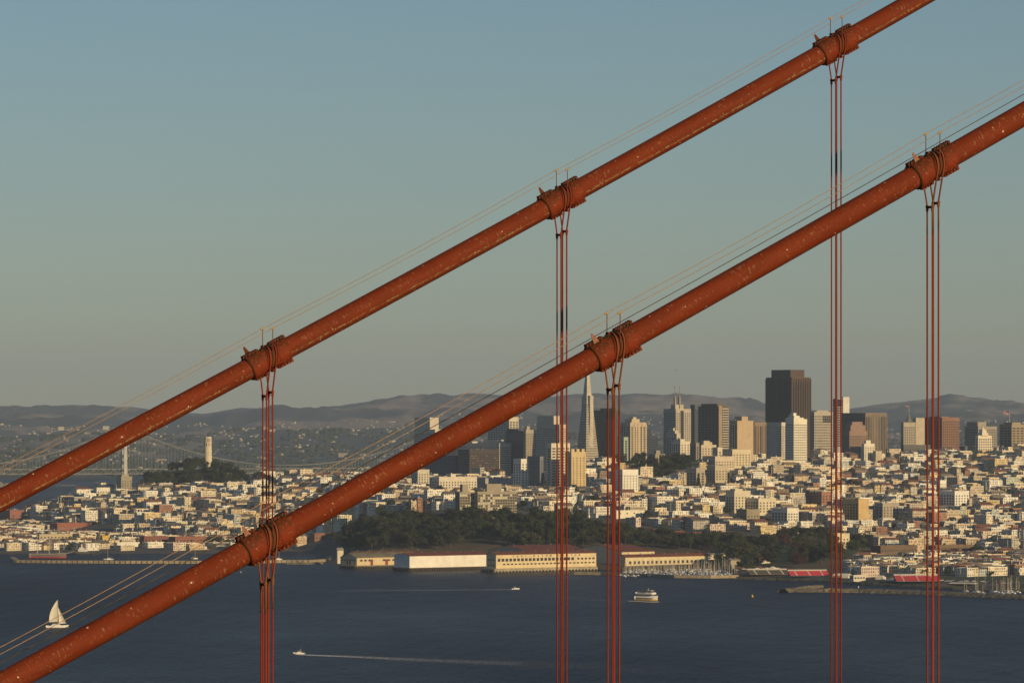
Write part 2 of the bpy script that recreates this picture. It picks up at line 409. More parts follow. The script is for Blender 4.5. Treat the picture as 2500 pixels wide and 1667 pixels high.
# ------------------------------------------------------------------ the near suspension bridge: two main cables, bands, suspenders, hand lines
TH = 1.04988231
DV = Vector((math.sin(TH), math.cos(TH), 0)); NV = Vector((-DV.y, DV.x, 0))
CABLES = {'near': (Vector((3.98745709, 184.98617129, 0)), (3.01574342e-04, 4.87879161e-01, 162.854302)),
          'far': (Vector((2.30787834, 217.96052975, 0)), (4.35179630e-04, 4.97926718e-01, 170.219420))}
def cable_pt(which, s):
    b, (a2, a1, a0) = CABLES[which]
    p = b + DV*s; p.z = a2*s*s + a1*s + a0
    return p
def paint_material(name, streak):
    m = bpy.data.materials.new(name); m.use_nodes = True
    nt = m.node_tree; L = nt.links; p = nt.nodes['Principled BSDF']
    p.inputs['Roughness'].default_value = 0.7; p.inputs['Specular IOR Level'].default_value = 0.12
    uv = nt.nodes.new('ShaderNodeUVMap'); uv.uv_map = 'UVMap'
    def nz(sx, sy, scale, detail=4, rough=0.6):
        mp = nt.nodes.new('ShaderNodeMapping'); mp.inputs['Scale'].default_value = (sx, sy, 1); L.new(uv.outputs[0], mp.inputs['Vector'])
        n = nt.nodes.new('ShaderNodeTexNoise'); n.inputs['Scale'].default_value = scale; n.inputs['Detail'].default_value = detail; n.inputs['Roughness'].default_value = rough
        L.new(mp.outputs[0], n.inputs['Vector']); return n.outputs['Fac']
    def ramp(x, a, b, lo=0.0, hi=1.0):
        r = nt.nodes.new('ShaderNodeMapRange'); r.inputs['From Min'].default_value = a; r.inputs['From Max'].default_value = b
        r.inputs['To Min'].default_value = lo; r.inputs['To Max'].default_value = hi; L.new(x, r.inputs['Value']); return r.outputs[0]
    def mul(x, y):
        q = nt.nodes.new('ShaderNodeMath'); q.operation = 'MULTIPLY'
        for i, s in enumerate((x, y)):
            if isinstance(s, float): q.inputs[i].default_value = s
            else: L.new(s, q.inputs[i])
        return q.outputs[0]
    def mix(fac, a, b):
        q = nt.nodes.new('ShaderNodeMix'); q.data_type = 'RGBA'
        L.new(fac, q.inputs['Factor'])
        for i, s in ((6, a), (7, b)):
            if isinstance(s, tuple): q.inputs[i].default_value = s + (1,)
            else: L.new(s, q.inputs[i])
        return q.outputs[2]
    base = mix(ramp(nz(0.35, 1.0, 1.2), 0.35, 0.68), (0.178, 0.031, 0.0085), (0.135, 0.0235, 0.007))
    base = mix(ramp(nz(0.15, 3.0, 2.0), 0.52, 0.72, 0, 0.55), base, (0.165, 0.015, 0.009))      # darker touch-up strips along the cable
    # weathered, chalky scratches running round the cable
    patch = ramp(nz(0.7, 0.9, 1.0, 2), 0.43, 0.58)
    scr = mul(ramp(nz(15.0, 1.6, 1.0, 3), 0.585, 0.68), patch)
    base = mix(mul(scr, 0.62), base, (0.36, 0.25, 0.14))
    fine = mul(ramp(nz(12.0, 6.0, 1.6, 3), 0.61, 0.68), ramp(nz(0.5, 0.8, 1.0, 2), 0.42, 0.6))
    base = mix(mul(fine, 0.45), base, (0.40, 0.28, 0.17))
    dots = ramp(nz(6.0, 2.2, 1.0, 1, 0.3), 0.76, 0.79)
    base = mix(mul(dots, 0.85), base, (0.68, 0.54, 0.40))
    under = nt.nodes.new('ShaderNodeSeparateXYZ'); L.new(uv.outputs[0], under.inputs[0])
    if streak:                                        # a line of worn paint along the flank
        v = under.outputs['Y']
        wob = nz(0.5, 0.0, 1.0, 2)
        ad = nt.nodes.new('ShaderNodeMath'); ad.operation = 'MULTIPLY_ADD'; L.new(wob, ad.inputs[0]); ad.inputs[1].default_value = 0.16; ad.inputs[2].default_value = streak - 0.08
        df = nt.nodes.new('ShaderNodeMath'); df.operation = 'SUBTRACT'; L.new(v, df.inputs[0]); L.new(ad.outputs[0], df.inputs[1])
        ab = nt.nodes.new('ShaderNodeMath'); ab.operation = 'ABSOLUTE'; L.new(df.outputs[0], ab.inputs[0])
        band = ramp(ab.outputs[0], 0.03, 0.16, 1.0, 0.0)
        st = mul(mul(band, ramp(nz(5.0, 2.0, 2.0, 5, 0.7), 0.46, 0.58)), ramp(nz(0.6, 0.2, 1.0, 2), 0.33, 0.5))
        base = mix(mul(st, 0.9), base, (0.34, 0.25, 0.14))
    # darker greenish-brown tone towards the underside
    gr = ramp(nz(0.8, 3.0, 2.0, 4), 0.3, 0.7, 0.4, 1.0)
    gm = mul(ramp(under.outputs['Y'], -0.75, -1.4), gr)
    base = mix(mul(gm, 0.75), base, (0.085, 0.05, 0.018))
    L.new(base, p.inputs['Base Color'])
    bp = nt.nodes.new('ShaderNodeBump'); bp.inputs['Strength'].default_value = 0.25; bp.inputs['Distance'].default_value = 0.02
    L.new(nz(3.0, 3.0, 2.0, 4), bp.inputs['Height']); L.new(bp.outputs[0], p.inputs['Normal'])
    return m
def uv_tube(name, rings, m, n=48):
    """rings: (s, centre, radius); UV = (metres along, metres round measured from the flank that faces the shore, + up)"""
    v = []; f = []; uvs = []
    for i, (s, c, r) in enumerate(rings):
        c0 = rings[max(i-1, 0)][1]; c1 = rings[min(i+1, len(rings)-1)][1]
        d = (c1 - c0)
        d.normalize()
        side = -NV; up = d.cross(side)
        if up.z < 0: up = -up
        for j in range(n):
            t = -math.pi + 2*math.pi*j/n
            v.append(c + side*(r*math.cos(t)) + up*(r*math.sin(t)))
    for i in range(len(rings)-1):
        for j in range(n):
            q = (j+1) % n
            f.append((i*n+j, i*n+q, (i+1)*n+q, (i+1)*n+j))
            t0 = -math.pi + 2*math.pi*j/n; t1 = t0 + 2*math.pi/n
            k = 1.0
            uvs += [(rings[i][0], t0*k), (rings[i][0], t1*k), (rings[i+1][0], t1*k), (rings[i+1][0], t0*k)]
    me = bpy.data.meshes.new(name); me.from_pydata([tuple(a) for a in v], [], f)
    ul = me.uv_layers.new(name='UVMap')
    ul.data.foreach_set('uv', np.array(uvs, np.float32).ravel())
    me.materials.append(m)
    me.polygons.foreach_set('use_smooth', [True]*len(me.polygons)); me.update()
    return me
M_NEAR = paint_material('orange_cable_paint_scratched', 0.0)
M_FAR = paint_material('orange_cable_paint_streaked', -0.42)
M_BAND = None
def band_material():
    m = bpy.data.materials.new('orange_band_paint_rusted'); m.use_nodes = True
    nt = m.node_tree; L = nt.links; p = nt.nodes['Principled BSDF']
    p.inputs['Roughness'].default_value = 0.7; p.inputs['Specular IOR Level'].default_value = 0.12
    tc = nt.nodes.new('ShaderNodeTexCoord')
    def nz(sc_, detail=4):
        mp = nt.nodes.new('ShaderNodeMapping'); mp.inputs['Scale'].default_value = sc_; L.new(tc.outputs['Object'], mp.inputs['Vector'])
        n = nt.nodes.new('ShaderNodeTexNoise'); n.inputs['Scale'].default_value = 1; n.inputs['Detail'].default_value = detail; L.new(mp.outputs[0], n.inputs['Vector']); return n.outputs['Fac']
    def ramp(x, a, b, lo=0., hi=1.):
        r = nt.nodes.new('ShaderNodeMapRange'); r.inputs['From Min'].default_value = a; r.inputs['From Max'].default_value = b; r.inputs['To Min'].default_value = lo; r.inputs['To Max'].default_value = hi
        L.new(x, r.inputs['Value']); return r.outputs[0]
    def mix(fac, a, b):
        q = nt.nodes.new('ShaderNodeMix'); q.data_type = 'RGBA'; L.new(fac, q.inputs['Factor'])
        for i, s in ((6, a), (7, b)):
            if isinstance(s, tuple): q.inputs[i].default_value = s + (1,)
            else: L.new(s, q.inputs[i])
        return q.outputs[2]
    base = mix(ramp(nz((2, 2, 2)), 0.35, 0.65), (0.205, 0.034, 0.010), (0.15, 0.026, 0.009))
    sp = nt.nodes.new('ShaderNodeSeparateXYZ'); L.new(tc.outputs['Object'], sp.inputs[0])
    hi = ramp(sp.outputs['Z'], 0.0, 0.36)               # rust bleeding down from the top bolts
    mm = nt.nodes.new('ShaderNodeMath'); mm.operation = 'MULTIPLY'; L.new(hi, mm.inputs[0]); L.new(ramp(nz((9, 9, 2.5), 5), 0.41, 0.56), mm.inputs[1])
    base = mix(mm.outputs[0], base, (0.075, 0.028, 0.012))
    base = mix(ramp(nz((11, 11, 11), 2), 0.66, 0.72, 0, 0.7), base, (0.45, 0.26, 0.15))
    L.new(base, p.inputs['Base Color'])
    return m
M_BAND = band_material()
M_BOLT = mat('rusted_bolt', (0.13, 0.045, 0.022), 0.8, 0.5, 9.0)
M_RUST = mat('rust_and_lichen', (0.06, 0.045, 0.016), 0.9, 0.5, 14.0)
M_SEAL = mat('mossy_sealant', (0.05, 0.05, 0.016), 0.9, 0.4, 8.0)
M_PALE = mat('faded_pink_paint', (0.27, 0.115, 0.075), 0.75, 0.35, 9.0)
def rope_material(name, c0, c1):
    m = bpy.data.materials.new(name); m.use_nodes = True
    nt = m.node_tree; L = nt.links; p = nt.nodes['Principled BSDF']
    p.inputs['Roughness'].default_value = 0.65; p.inputs['Specular IOR Level'].default_value = 0.2
    tc = nt.nodes.new('ShaderNodeTexCoord')
    wv = nt.nodes.new('ShaderNodeTexWave'); wv.bands_direction = 'DIAGONAL'; wv.inputs['Scale'].default_value = 6.0; wv.inputs['Distortion'].default_value = 1.0
    L.new(tc.outputs['Object'], wv.inputs['Vector'])
    nz = nt.nodes.new('ShaderNodeTexNoise'); nz.inputs['Scale'].default_value = 1.6; L.new(tc.outputs['Object'], nz.inputs['Vector'])
    q = nt.nodes.new('ShaderNodeMix'); q.data_type = 'RGBA'; q.inputs[6].default_value = c0 + (1,); q.inputs[7].default_value = c1 + (1,)
    L.new(nz.outputs['Fac'], q.inputs['Factor']); L.new(q.outputs[2], p.inputs['Base Color'])
    bp = nt.nodes.new('ShaderNodeBump'); bp.inputs['Strength'].default_value = 0.4; bp.inputs['Distance'].default_value = 0.006
    L.new(wv.outputs['Fac'], bp.inputs['Height']); L.new(bp.outputs[0], p.inputs['Normal'])
    return m
M_ROPE = rope_material('orange_wire_rope', (0.26, 0.037, 0.014), (0.19, 0.03, 0.013))
M_ROPE_WORN = rope_material('worn_tan_wire_rope', (0.20, 0.10, 0.04), (0.23, 0.04, 0.016))
M_WIRE = mat('tan_hand_wire', (0.34, 0.22, 0.125), 0.6, 0.2, 4.0)
M_WIRE_DARK = mat('blackened_twisted_wire', (0.06, 0.045, 0.025), 0.7, 0.7, 2.5)
M_POST = mat('dull_red_post_paint', (0.16, 0.035, 0.03), 0.7, 0.3, 6.0)
M_SHEAVE = mat('bare_bronze_saddle', (0.42, 0.28, 0.12), 0.5, 0.4, 20.0)
RC = 0.472
SPAN = {'near': (-62, 66), 'far': (-66, 66)}
BANDS = {'near': (-30.48, -15.24, 0.0, 15.24, 30.48), 'far': (-30.48, -15.24, 0.0, 15.24, 30.48)}
bolt_me = MB(); bolt_me.cyl((0, -0.028, 0), (0, 0.028, 0), 0.044, 0.038, 6); bolt_me = bolt_me.mesh('bolt', M_BOLT)
def main_cable(which, label):
    s0, s1 = SPAN[which]
    rings = []
    s = s0
    while s <= s1 + 1e-6:
        rings.append((s - s0, cable_pt(which, s), RC)); s += 0.8
    me = uv_tube('main_cable', rings, M_NEAR if which == 'near' else M_FAR)
    root = obj('main_cable', me)
    tag(root, label, 'bridge cable', 'main cables of the orange suspension bridge')
    for k, sb in enumerate(BANDS[which]):
        if abs(sb) > 20: continue
        c = cable_pt(which, sb)
        d = (cable_pt(which, sb+0.5) - cable_pt(which, sb-0.5)).normalized()
        side = -NV                                     # towards the shore we look from
        up = d.cross(side); up = up if up.z > 0 else -up
        def W(a, b, u): return c + d*a + side*b + up*u
        # band frame: local x along the cable, y towards the viewer's side, z up
        from mathutils import Matrix
        Mx = Matrix(((d.x, side.x, up.x, c.x), (d.y, side.y, up.y, c.y), (d.z, side.z, up.z, c.z), (0, 0, 0, 1)))
        A0, A1, G0, G1 = -1.08, 1.02, -0.25, 0.25      # ends of the casting; rope saddle between G0 and G1
        prof = [(A0, RC+.002), (A0, RC+.08), (A0+.05, RC+.095), (G0-.12, RC+.10), (G0-.06, RC+.075), (G1+.06, RC+.075), (G1+.12, RC+.095), (A1-.12, RC+.065), (A1, RC+.03), (A1, RC+.002)]
        b = MB(); n = 40
        for a, r in prof:
            for j in range(n):
                t = 2*math.pi*j/n; b.v.append((a, r*math.cos(t), r*math.sin(t)))
        for i in range(len(prof)-1):
            for j in range(n):
                q = (j+1) % n; b.f.append((i*n+j, i*n+q, (i+1)*n+q, (i+1)*n+j)); b.c.append(None); b.m.append(0)
        band = b.build('cable_band', M_BAND, root, smooth=False)
        band.matrix_parent_inverse = Matrix.Identity(4); band.matrix_local = Mx
        ring = MB(); ring.tube([(A0-.005, (RC+.03)*math.cos(t), (RC+.03)*math.sin(t)) for t in [2*math.pi*i/40 for i in range(41)]], 0.028, 6)
        ring.build('end_seal', M_SEAL, band, smooth=True)
        Mi0 = Mx.inverted()
        for off, rad, mm in ((-.245, .035, M_BAND), (0.0, .036, M_RUST), (.245, .035, M_BAND)):     # saddle ribs that guide the ropes
            rb = MB(); cc0 = c + DV*off; cc0.z = c.z + CABLES[which][1][1]*off
            rb.tube([Mi0 @ (cc0 + side*((RC+.085)*math.cos(t)) + Vector((0, 0, (RC+.085)*1.115*math.sin(t)))) for t in [R(-40)+R(260)*i/30 for i in range(31)]], rad, 6)
            rb.build('saddle_rib', mm, band, smooth=True)
        rg = random.Random(100+k)
        for sg, name in ((1, 'top_flange'), (-1, 'bottom_flange')):
            fl = MB()
            e0, e1 = (A0-.07, A1+.14) if sg > 0 else (A0+.14, A1+.08)
            for q0, q1 in ((e0, G0-.06), (G0+.2, G0+.30), (G1+.05, e1)):
                z0, z1 = sg*(RC+.03), sg*(RC+.15)
                fl.box(q0, q1, -.10, .10, min(z0, z1), max(z0, z1), bottom=True)
                nb = max(1, int((q1-q0)/.115))
                for i in range(nb):                     # lugs: the scalloped edge of the flange
                    a = q0 + (i+.5)*(q1-q0)/nb
                    fl.cyl((a, -.115, sg*(RC+.135)), (a, .115, sg*(RC+.135)), 0.048, n=8)
            fo = fl.build(name, M_BAND, band)
            for q0, q1 in ((e0+.06, G0-.1), (G1+.08, e1-.04)):
                nb = max(2, int((q1-q0)/.155))
                for i in range(nb):
                    a = q0 + (i+.5)*(q1-q0)/nb
                    for yy in (.145, -.145):
                        bo = obj('bolt', bolt_me, band)
                        bo.location = (a, yy, sg*(RC+.105 + rg.uniform(-.01, .01))); bo.rotation_euler = (0, rg.uniform(0, 1), 0)
            if sg > 0:                                 # lichen and rust lying along the seam
                lc = MB()
                for i in range(46):
                    a = rg.uniform(A0, A1); r_ = rg.uniform(.018, .05)
                    lc.cyl((a, .12, RC+.075+rg.uniform(-.02,.03)), (a+rg.uniform(-.02,.02), .19+rg.uniform(-.02,.06), RC+.06+rg.uniform(-.05,.03)), r_, r_*.5, 5)
                lc.build('lichen_crust', M_RUST, band, kind='stuff')
        # lifting plate: tapered fin bolted on the flange
        fin = MB(); x0 = -.72
        ys = (.16, .185) if which == 'near' else (-.185, -.16)
        zt = RC+.48
        for yy in ys: pass
        pts = [(x0-.13, RC+.02), (x0+.16, RC+.02), (x0-.015, zt), (x0-.095, zt)]
        k0 = len(fin.v)
        for yy in ys:
            fin.v += [(a, yy, z) for a, z in pts]
        fin.f += [(0,1,2,3), (7,6,5,4), (0,1,5,4), (1,2,6,5), (2,3,7,6), (3,0,4,7)]; fin.c += [None]*6; fin.m += [0]*6
        fin.build('lifting_plate', M_PALE if which == 'near' else M_BAND, band)
        # stanchions that carry the hand lines: upright, one each side
        for sd, lab in ((1, 'near'), (-1, 'far')):
            Mi = Mx.inverted()
            foot = c + DV*0.0 + side*(sd*0.50) + Vector((0, 0, 0.34)); head = foot.copy(); head.z = c.z + 1.36
            st = MB(); st.cyl(Mi @ foot, Mi @ head, 0.02, 0.016, 6)
            so = st.build('stanchion', M_POST, band)
            sh = MB(); q = Mi @ head
            up_l = (Mi.to_3x3() @ Vector((0, 0, 1)))
            sh.cyl(q - up_l*.10, q - up_l*.02, 0.026, 0.06, 6); sh.cyl(q + Vector((-.11, 0, 0)), q + Vector((.11, 0, 0)), 0.035, n=6)
            sh.build('wire_saddle', M_SHEAVE, so)
    return root
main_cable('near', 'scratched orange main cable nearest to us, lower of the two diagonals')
main_cable('far', 'orange main cable with chalky streak along its flank, upper diagonal against the sky')

def suspender(which, sb, label, low):
    c = cable_pt(which, sb)
    root = empty('suspender_ropes', (c.x, c.y, low))
    tag(root, label, 'bridge rope', 'suspender ropes hanging from the main cables')
    slope = CABLES[which][1][1]
    side = -NV
    spread = []
    for off in (0.10, 0.40):
        cc = c + DV*(off-0.25); cc.z = c.z + slope*(off-0.25)
        rr = RC + .115
        ex = 0.10                                       # rope leaves the band a little below its sides
        hs = 0.185                                      # half distance of the two legs below the spreader
        zs = cc.z - 1.60 + (0.0 if off < .2 else .02)
        pts = []
        base = c + DV*0.0
        ax = off-0.25
        pts.append(c + DV*ax + side*hs + Vector((0, 0, low - c.z)))
        pts.append(c + DV*ax + side*hs + Vector((0, 0, zs - c.z - .1)))
        pts.append(c + DV*ax + side*hs + Vector((0, 0, zs - c.z + .05)))
        top0 = cc
        for i in range(15):
            t = R(-28) + R(236)*i/14
            # the loop lies in a plane tilted so that it follows the groove round the sloping band
            pts.append(top0 + side*(rr*math.cos(t)) + Vector((0, 0, rr*1.115*math.sin(t))))
        pts.append(c + DV*ax - side*hs + Vector((0, 0, zs - c.z + .05)))
        pts.append(c + DV*ax - side*hs + Vector((0, 0, zs - c.z - .1)))
        pts.append(c + DV*ax - side*hs + Vector((0, 0, low - c.z)))
        loc = [p - root.location for p in pts]
        if which == 'far':
            b = MB(); b.tube(loc, 0.036, 8); b.build('rope', M_ROPE, root, smooth=True)
        else:                                           # the upper ends are weathered to bare tan wire
            cut = Vector((0, 0, zs - low - 1.1))
            q0 = Vector((loc[0].x, loc[0].y, cut.z)); q1 = Vector((loc[-1].x, loc[-1].y, cut.z))
            b = MB(); b.tube([q0] + loc[1:-1] + [q1], 0.037, 8); up_ = b.build('rope_end', M_ROPE_WORN, root, smooth=True)
            for e, f_ in ((loc[0], q0), (loc[-1], q1)):
                b = MB(); b.tube([e, f_], 0.036, 8); b.build('rope', M_ROPE, root, smooth=True)
        # spreader: two sleeves and a dark bar between the legs
        sp = MB()
        q = c + DV*ax + Vector((0, 0, zs - c.z)) - root.location
        sp.cyl(q - side*(hs+.02), q + side*(hs+.02), 0.055, n=8)
        so = sp.build('spreader', M_RUST, root)
        for sg in (1, -1):
            sl = MB(); e = q + side*(hs*sg); sl.cyl(e + Vector((0, 0, -.17)), e + Vector((0, 0, .09)), 0.058, n=10); sl.cyl(e + Vector((0, 0, -.02)), e + Vector((0, 0, .06)), 0.075, n=6)
            sl.build('sleeve', M_ROPE if which == 'far' else M_ROPE_WORN, so)
    return root
WHERE = {'near': ('at lower left in front of the breakwater', 'just right of the tapering pyramid tower', 'at far right, hanging from the lower cable'),
         'far': ('at left, beside the round white tower', 'at mid picture, crossing behind the lower cable', 'at the right, from the topmost cable band')}
for which in ('near', 'far'):
    for i, sb in enumerate((-15.24, 0.0, 15.24)):
        suspender(which, sb, 'four orange %s suspender ropes %s' % (('nearer', 'farther')[which == 'far'], WHERE[which][i]), 95.0)
def hand_wire(which, offs, dz, label, m, r, sag=0.0):
    b = MB(); pts = []
    s0, s1 = SPAN[which]
    s = s0
    while s <= s1:
        p = cable_pt(which, s) + (-NV)*offs
        ph = ((s + 15.24*8) % 15.24)/15.24
        p.z += dz - sag*4*ph*(1-ph)
        p -= DV*0.0
        pts.append(p); s += 1.27
    b.tube(pts, r, 6)
    o = b.build('hand_wire', m)
    tag(o, label, 'wire', 'thin wires above the main cables')
for which, txt in (('near', 'lower'), ('far', 'upper')):
    hand_wire(which, 0.50, 1.36, 'thin tan hand wire on the near side of the %s main cable' % txt, M_WIRE, 0.0135, 0.10)
    hand_wire(which, -0.50, 1.36, 'thin tan hand wire on the far side of the %s main cable' % txt, M_WIRE, 0.0135, 0.10)
hand_wire('near', 0.12, RC + 0.40, 'blackened twisted wire running close above the lower main cable', M_WIRE_DARK, 0.016, 0.02)
# ------------------------------------------------------------------ landmark buildings
FOOT_LIST = []                                         # footprints taken: (corner X, Y, east extent, north extent)
LMK = []                                               # (phrase, px, py) used to say where the houses are
def wallm(c, n=None):
    key = 'wall_%d_%d_%d' % tuple(int(q*100) for q in c)
    return mat(key, c, 0.88, 0.10, 0.12)
G_DARK = glass('window_dark', (0.05, 0.048, 0.045))
G_BLUE = glass('window_blue', (0.03, 0.045, 0.07))
G_BROWN = glass('window_brown', (0.045, 0.035, 0.03))
G_MID = glass('window_grey', (0.13, 0.12, 0.10))
G_LIT = glass('window_pale', (0.22, 0.20, 0.15))
M_ROOFG = mat('roof_gravel', (0.22, 0.20, 0.175), 0.95, 0.25, 0.2)
M_ROOFR = mat('roof_red', (0.17, 0.055, 0.035), 0.9, 0.25, 0.25)
M_ROOFD = mat('roof_dark', (0.06, 0.055, 0.05), 0.9, 0.25, 0.25)
M_STEEL = mat('grey_steel', (0.2, 0.2, 0.2), 0.6)
def glazing(mb, W, L, h, style, sides='WN', z0=3.0, skip=0.0, rng=None):
    """add window panes proud of the west (x = 0) and north (y = 0) faces"""
    fh, cw, ww, wh = style
    for sd in sides:
        ln = L if sd == 'W' else W
        nfl = max(1, int((h - z0 - 1.5) / fh)); nc = max(1, int((ln - 1.0) / cw))
        pc = (ln - 1.0) / nc
        for i in range(nfl):
            a = z0 + i*fh + fh*(1-wh)/2; b = a + fh*wh
            for j in range(nc):
                if skip and rng.random() < skip: continue
                u0 = 0.5 + j*pc + pc*(1-ww)/2; u1 = u0 + pc*ww
                if sd == 'W': mb.quad((-.14, -u0, a), (-.14, -u1, a), (-.14, -u1, b), (-.14, -u0, b))
                else: mb.quad((u1, .14, a), (u0, .14, a), (u0, .14, b), (u1, .14, b))
STY = {'grid': (3.7, 4.0, .55, .55), 'small': (3.4, 4.6, .42, .5), 'vert': (400, 3.0, .5, .97), 'band': (3.7, 400, .97, .36), 'fine': (3.6, 3.3, .55, .52), 'big': (4.2, 5.4, .66, .6), 'bay': (3.4, 5.0, .55, .66), 'plain': None, 'wide': (3.7, 7.5, .72, .5)}
CLEAR = []                                             # photo areas that nearer houses must leave open
def place(px, Y):
    return Vector(((px-CX)/F*Y, Y, 0))
def tower(name, cat, label, Y, x0, xc, x1, ytop, wall, sty='grid', win=None, ph=(), north=None, phrase=None, group='downtown high-rises', roofm=None, base=None, skip=0.0, fins=None, yb=None):
    if yb:
        Y2 = on_ground(xc, yb+3)
        if Y2 < 7290: Y = Y2
        CLEAR.append((x0-1, x1+1, ytop, yb, Y))
    W = max((xc-x0)/F*Y/0.596, 6.0); L = max((x1-xc)/F*Y/0.803, 6.0)
    c = place(xc, Y)
    ctr = c + EX*(W/2) - NY*(L/2)
    zs = [ground(q.x, q.y) for q in (c, ctr, c + EX*W, c - NY*L)]
    zb = (min(zs) - 1.0) if base is None else base
    h = zat(ytop, Y) - zb
    root = empty(name, (c.x, c.y, zb), GRID)
    tag(root, label, cat, group)
    FOOT_LIST.append((c.x, c.y, W, L))
    if phrase: LMK.append((phrase, (x0+x1)/2, (ytop + pyof(zb, Y))/2))
    rg = random.Random(int(xc*7+ytop))
    b = MB(); b.box(0, W, -L, 0, 0, h, top=False)
    wo = b.build('wall', wallm(wall), root)
    b = MB(); b.box(.35, W-.35, -L+.35, -.35, h-.7, h-.6); 
    b.build('roof', roofm or M_ROOFG, root)
    if True:                                           # parapet rim
        b = MB()
        for q in ((-.12, .34, -L-.12, .12), (W-.34, W+.12, -L-.12, .12), (.345, W-.345, -.34, .12), (.345, W-.345, -L-.12, -L+.34)):
            b.box(q[0], q[1], q[2], q[3], h-.9, h+.15, bottom=True)
        b.build('parapet', wallm(wall), root)
    wst = STY[sty] if isinstance(sty, str) else sty
    nst = (STY[north] if isinstance(north, str) else north) if north else wst
    g = MB()
    zz0 = max(3.0, h - 1e9)
    vis = max(3.0, (ground(c.x, c.y) - zb) + 3.0)
    for sd, st in (('W', wst), ('N', nst)):
        if st is None: continue
        if st[0] > 100: st = (h - vis - 4.0, st[1], st[2], st[3])
        glazing(g, W, L, h - 2.0, st, sd, vis, skip, rg)
    if g.f: g.build('glazing', win or G_DARK, root, kind='stuff')
    if fins:                                           # projecting ribs between the window strips
        pitch, dep, wid = fins
        fb = MB()
        for sd in 'WN':
            ln = L if sd == 'W' else W
            n = max(2, int(ln/pitch)); pc = ln/n
            for j in range(n+1):
                u = j*pc
                if sd == 'W': fb.box(-dep, -.02, -u-wid/2, -u+wid/2, vis, h-2)
                else: fb.box(u-wid/2, u+wid/2, .02, dep, vis, h-2)
        fb.build('facade_ribs', wallm(wall), root, kind='stuff')
    for i, (a, b_, c_, d, hh) in enumerate(ph):        # penthouses: fractions from west/north corner
        p = MB(); p.box(W*a, W*b_, -L*d, -L*c_, h-.55, h+hh)
        po = p.build('penthouse', wallm(wall), root)
    # small roof gear
    if W > 14 and L > 14:
        p = MB()
        for i in range(rg.randint(2, 4)):
            a, b_ = rg.uniform(.15, .8)*W, -rg.uniform(.15, .8)*L
            s_ = rg.uniform(1.2, 3.0); p.box(a, a+s_, b_, b_+s_*.8, h-.58, h+rg.uniform(.8, 2.2))
        p.build('roof_plant', M_STEEL, root, kind='stuff')
    root['_w'] = W; root['_l'] = L; root['_h'] = h
    return root
GREY = (0.60, 0.53, 0.42); TAN = (0.42, 0.35, 0.26); CREAM = (0.70, 0.60, 0.44); WHITE = (0.78, 0.73, 0.62); BROWN = (0.12, 0.085, 0.065); DKBLUE = (0.05, 0.06, 0.085); PINKB = (0.30, 0.2, 0.155)
T = tower
T('office_tower', 'tower', 'grey-tan stepped office tower above the lower cable, left end of downtown', 7950, 1009, 1062, 1086, 1048, GREY, 'band', win=G_MID, ph=((.25, .98, .02, .9, 20),), phrase='left end of downtown')
T('office_tower', 'tower', 'cream gridded office tower right of the cable crossing, big square windows', 8050, 1190, 1243, 1266, 1018, (0.62,0.54,0.42), 'big', north='wide')
T('office_tower', 'tower', 'navy blue glass office block in front of the cream gridded tower', 7900, 1235, 1276, 1290, 1052, DKBLUE, (3.7,3,.8,.6), win=G_BLUE, ph=((.3,.95,.1,.6,4),))
T('office_tower', 'tower', 'tan speckled office block with pale roof band, between navy block and brown tower', 7850, 1278, 1284, 1310, 1049, (0.42,0.36,0.27), 'fine', ph=((.1,.8,.1,.4,6),))
T('office_tower', 'tower', 'tall grey-brown slab tower with raised top, left of the pyramid tower', 7700, 1310, 1366, 1384, 1036, (0.58,0.50,0.39), 'band', win=G_MID, north='fine', ph=((.28,1.0,.1,.9,14),))
T('office_tower', 'tower', 'wide grey-tan office block behind the bronze braced building', 7900, 1080, 1219, 1248, 1082, (0.60,0.53,0.42), 'band', win=G_MID, north=(3.7,6,.8,.3), ph=((.05,.3,.1,.6,6),(.5,.9,.1,.8,3)))
T('office_block', 'office', 'dark navy office block beside the bronze braced building, partly behind the cable', 7450, 1035, 1112, 1122, 1112, (0.05,0.058,0.08), 'band', win=G_BLUE)
al = T('office_block', 'office', 'dark bronze office block with cross-braced facade', 7400, 1118, 1146, 1219, 1097, (0.075,0.06,0.055), (3.7,3.1,.72,.5), win=G_BROWN, phrase='bronze braced office block')
W_, L_, H_ = al['_w'], al['_l'], al['_h']
b = MB()
for i in range(3):                                     # diamond bracing over the west front
    y0, y1 = -L_*i/3, -L_*(i+1)/3
    for z0, z1 in ((H_*.30, H_*.62), (H_*.62, H_*.94)):
        b.cyl((-.55, y0, z0), (-.55, y1, z1), .42, n=4); b.cyl((-.55, y1, z0), (-.55, y0, z1), .42, n=4)
b.build('cross_brace', wallm((0.13,0.09,0.07)), al, kind='stuff')
b = MB(); rg = random.Random(3)
for i in range(70):                                    # tan blinds scattered over the west front
    z = H_*.25 + 3.7*rg.randint(0, int(H_*.18)); y = -rg.uniform(1, L_-5); b.quad((-.2,y,z),(-.2,y-rg.uniform(1.5,4.5),z),(-.2,y-2.5,z+1.1),(-.2,y,z+1.1))
b.build('tan_blind', wallm((0.34,0.25,0.15)), al, kind='stuff')
T('apartment_tower', 'apartment tower', 'slim white apartment tower below the navy glass block', 6480, 1253, 1272, 1290, 1120, WHITE, 'small', group='hillside apartment towers', phrase='slim white apartment tower', yb=1190)
T('apartment_tower', 'apartment tower', 'apartment tower with shade painted blue-grey, right beside the slim white one', 6560, 1288, 1318, 1323, 1114, (0.2,0.205,0.22), 'small', group='hillside apartment towers', yb=1180)  # shade is put into the blue-grey wall colour
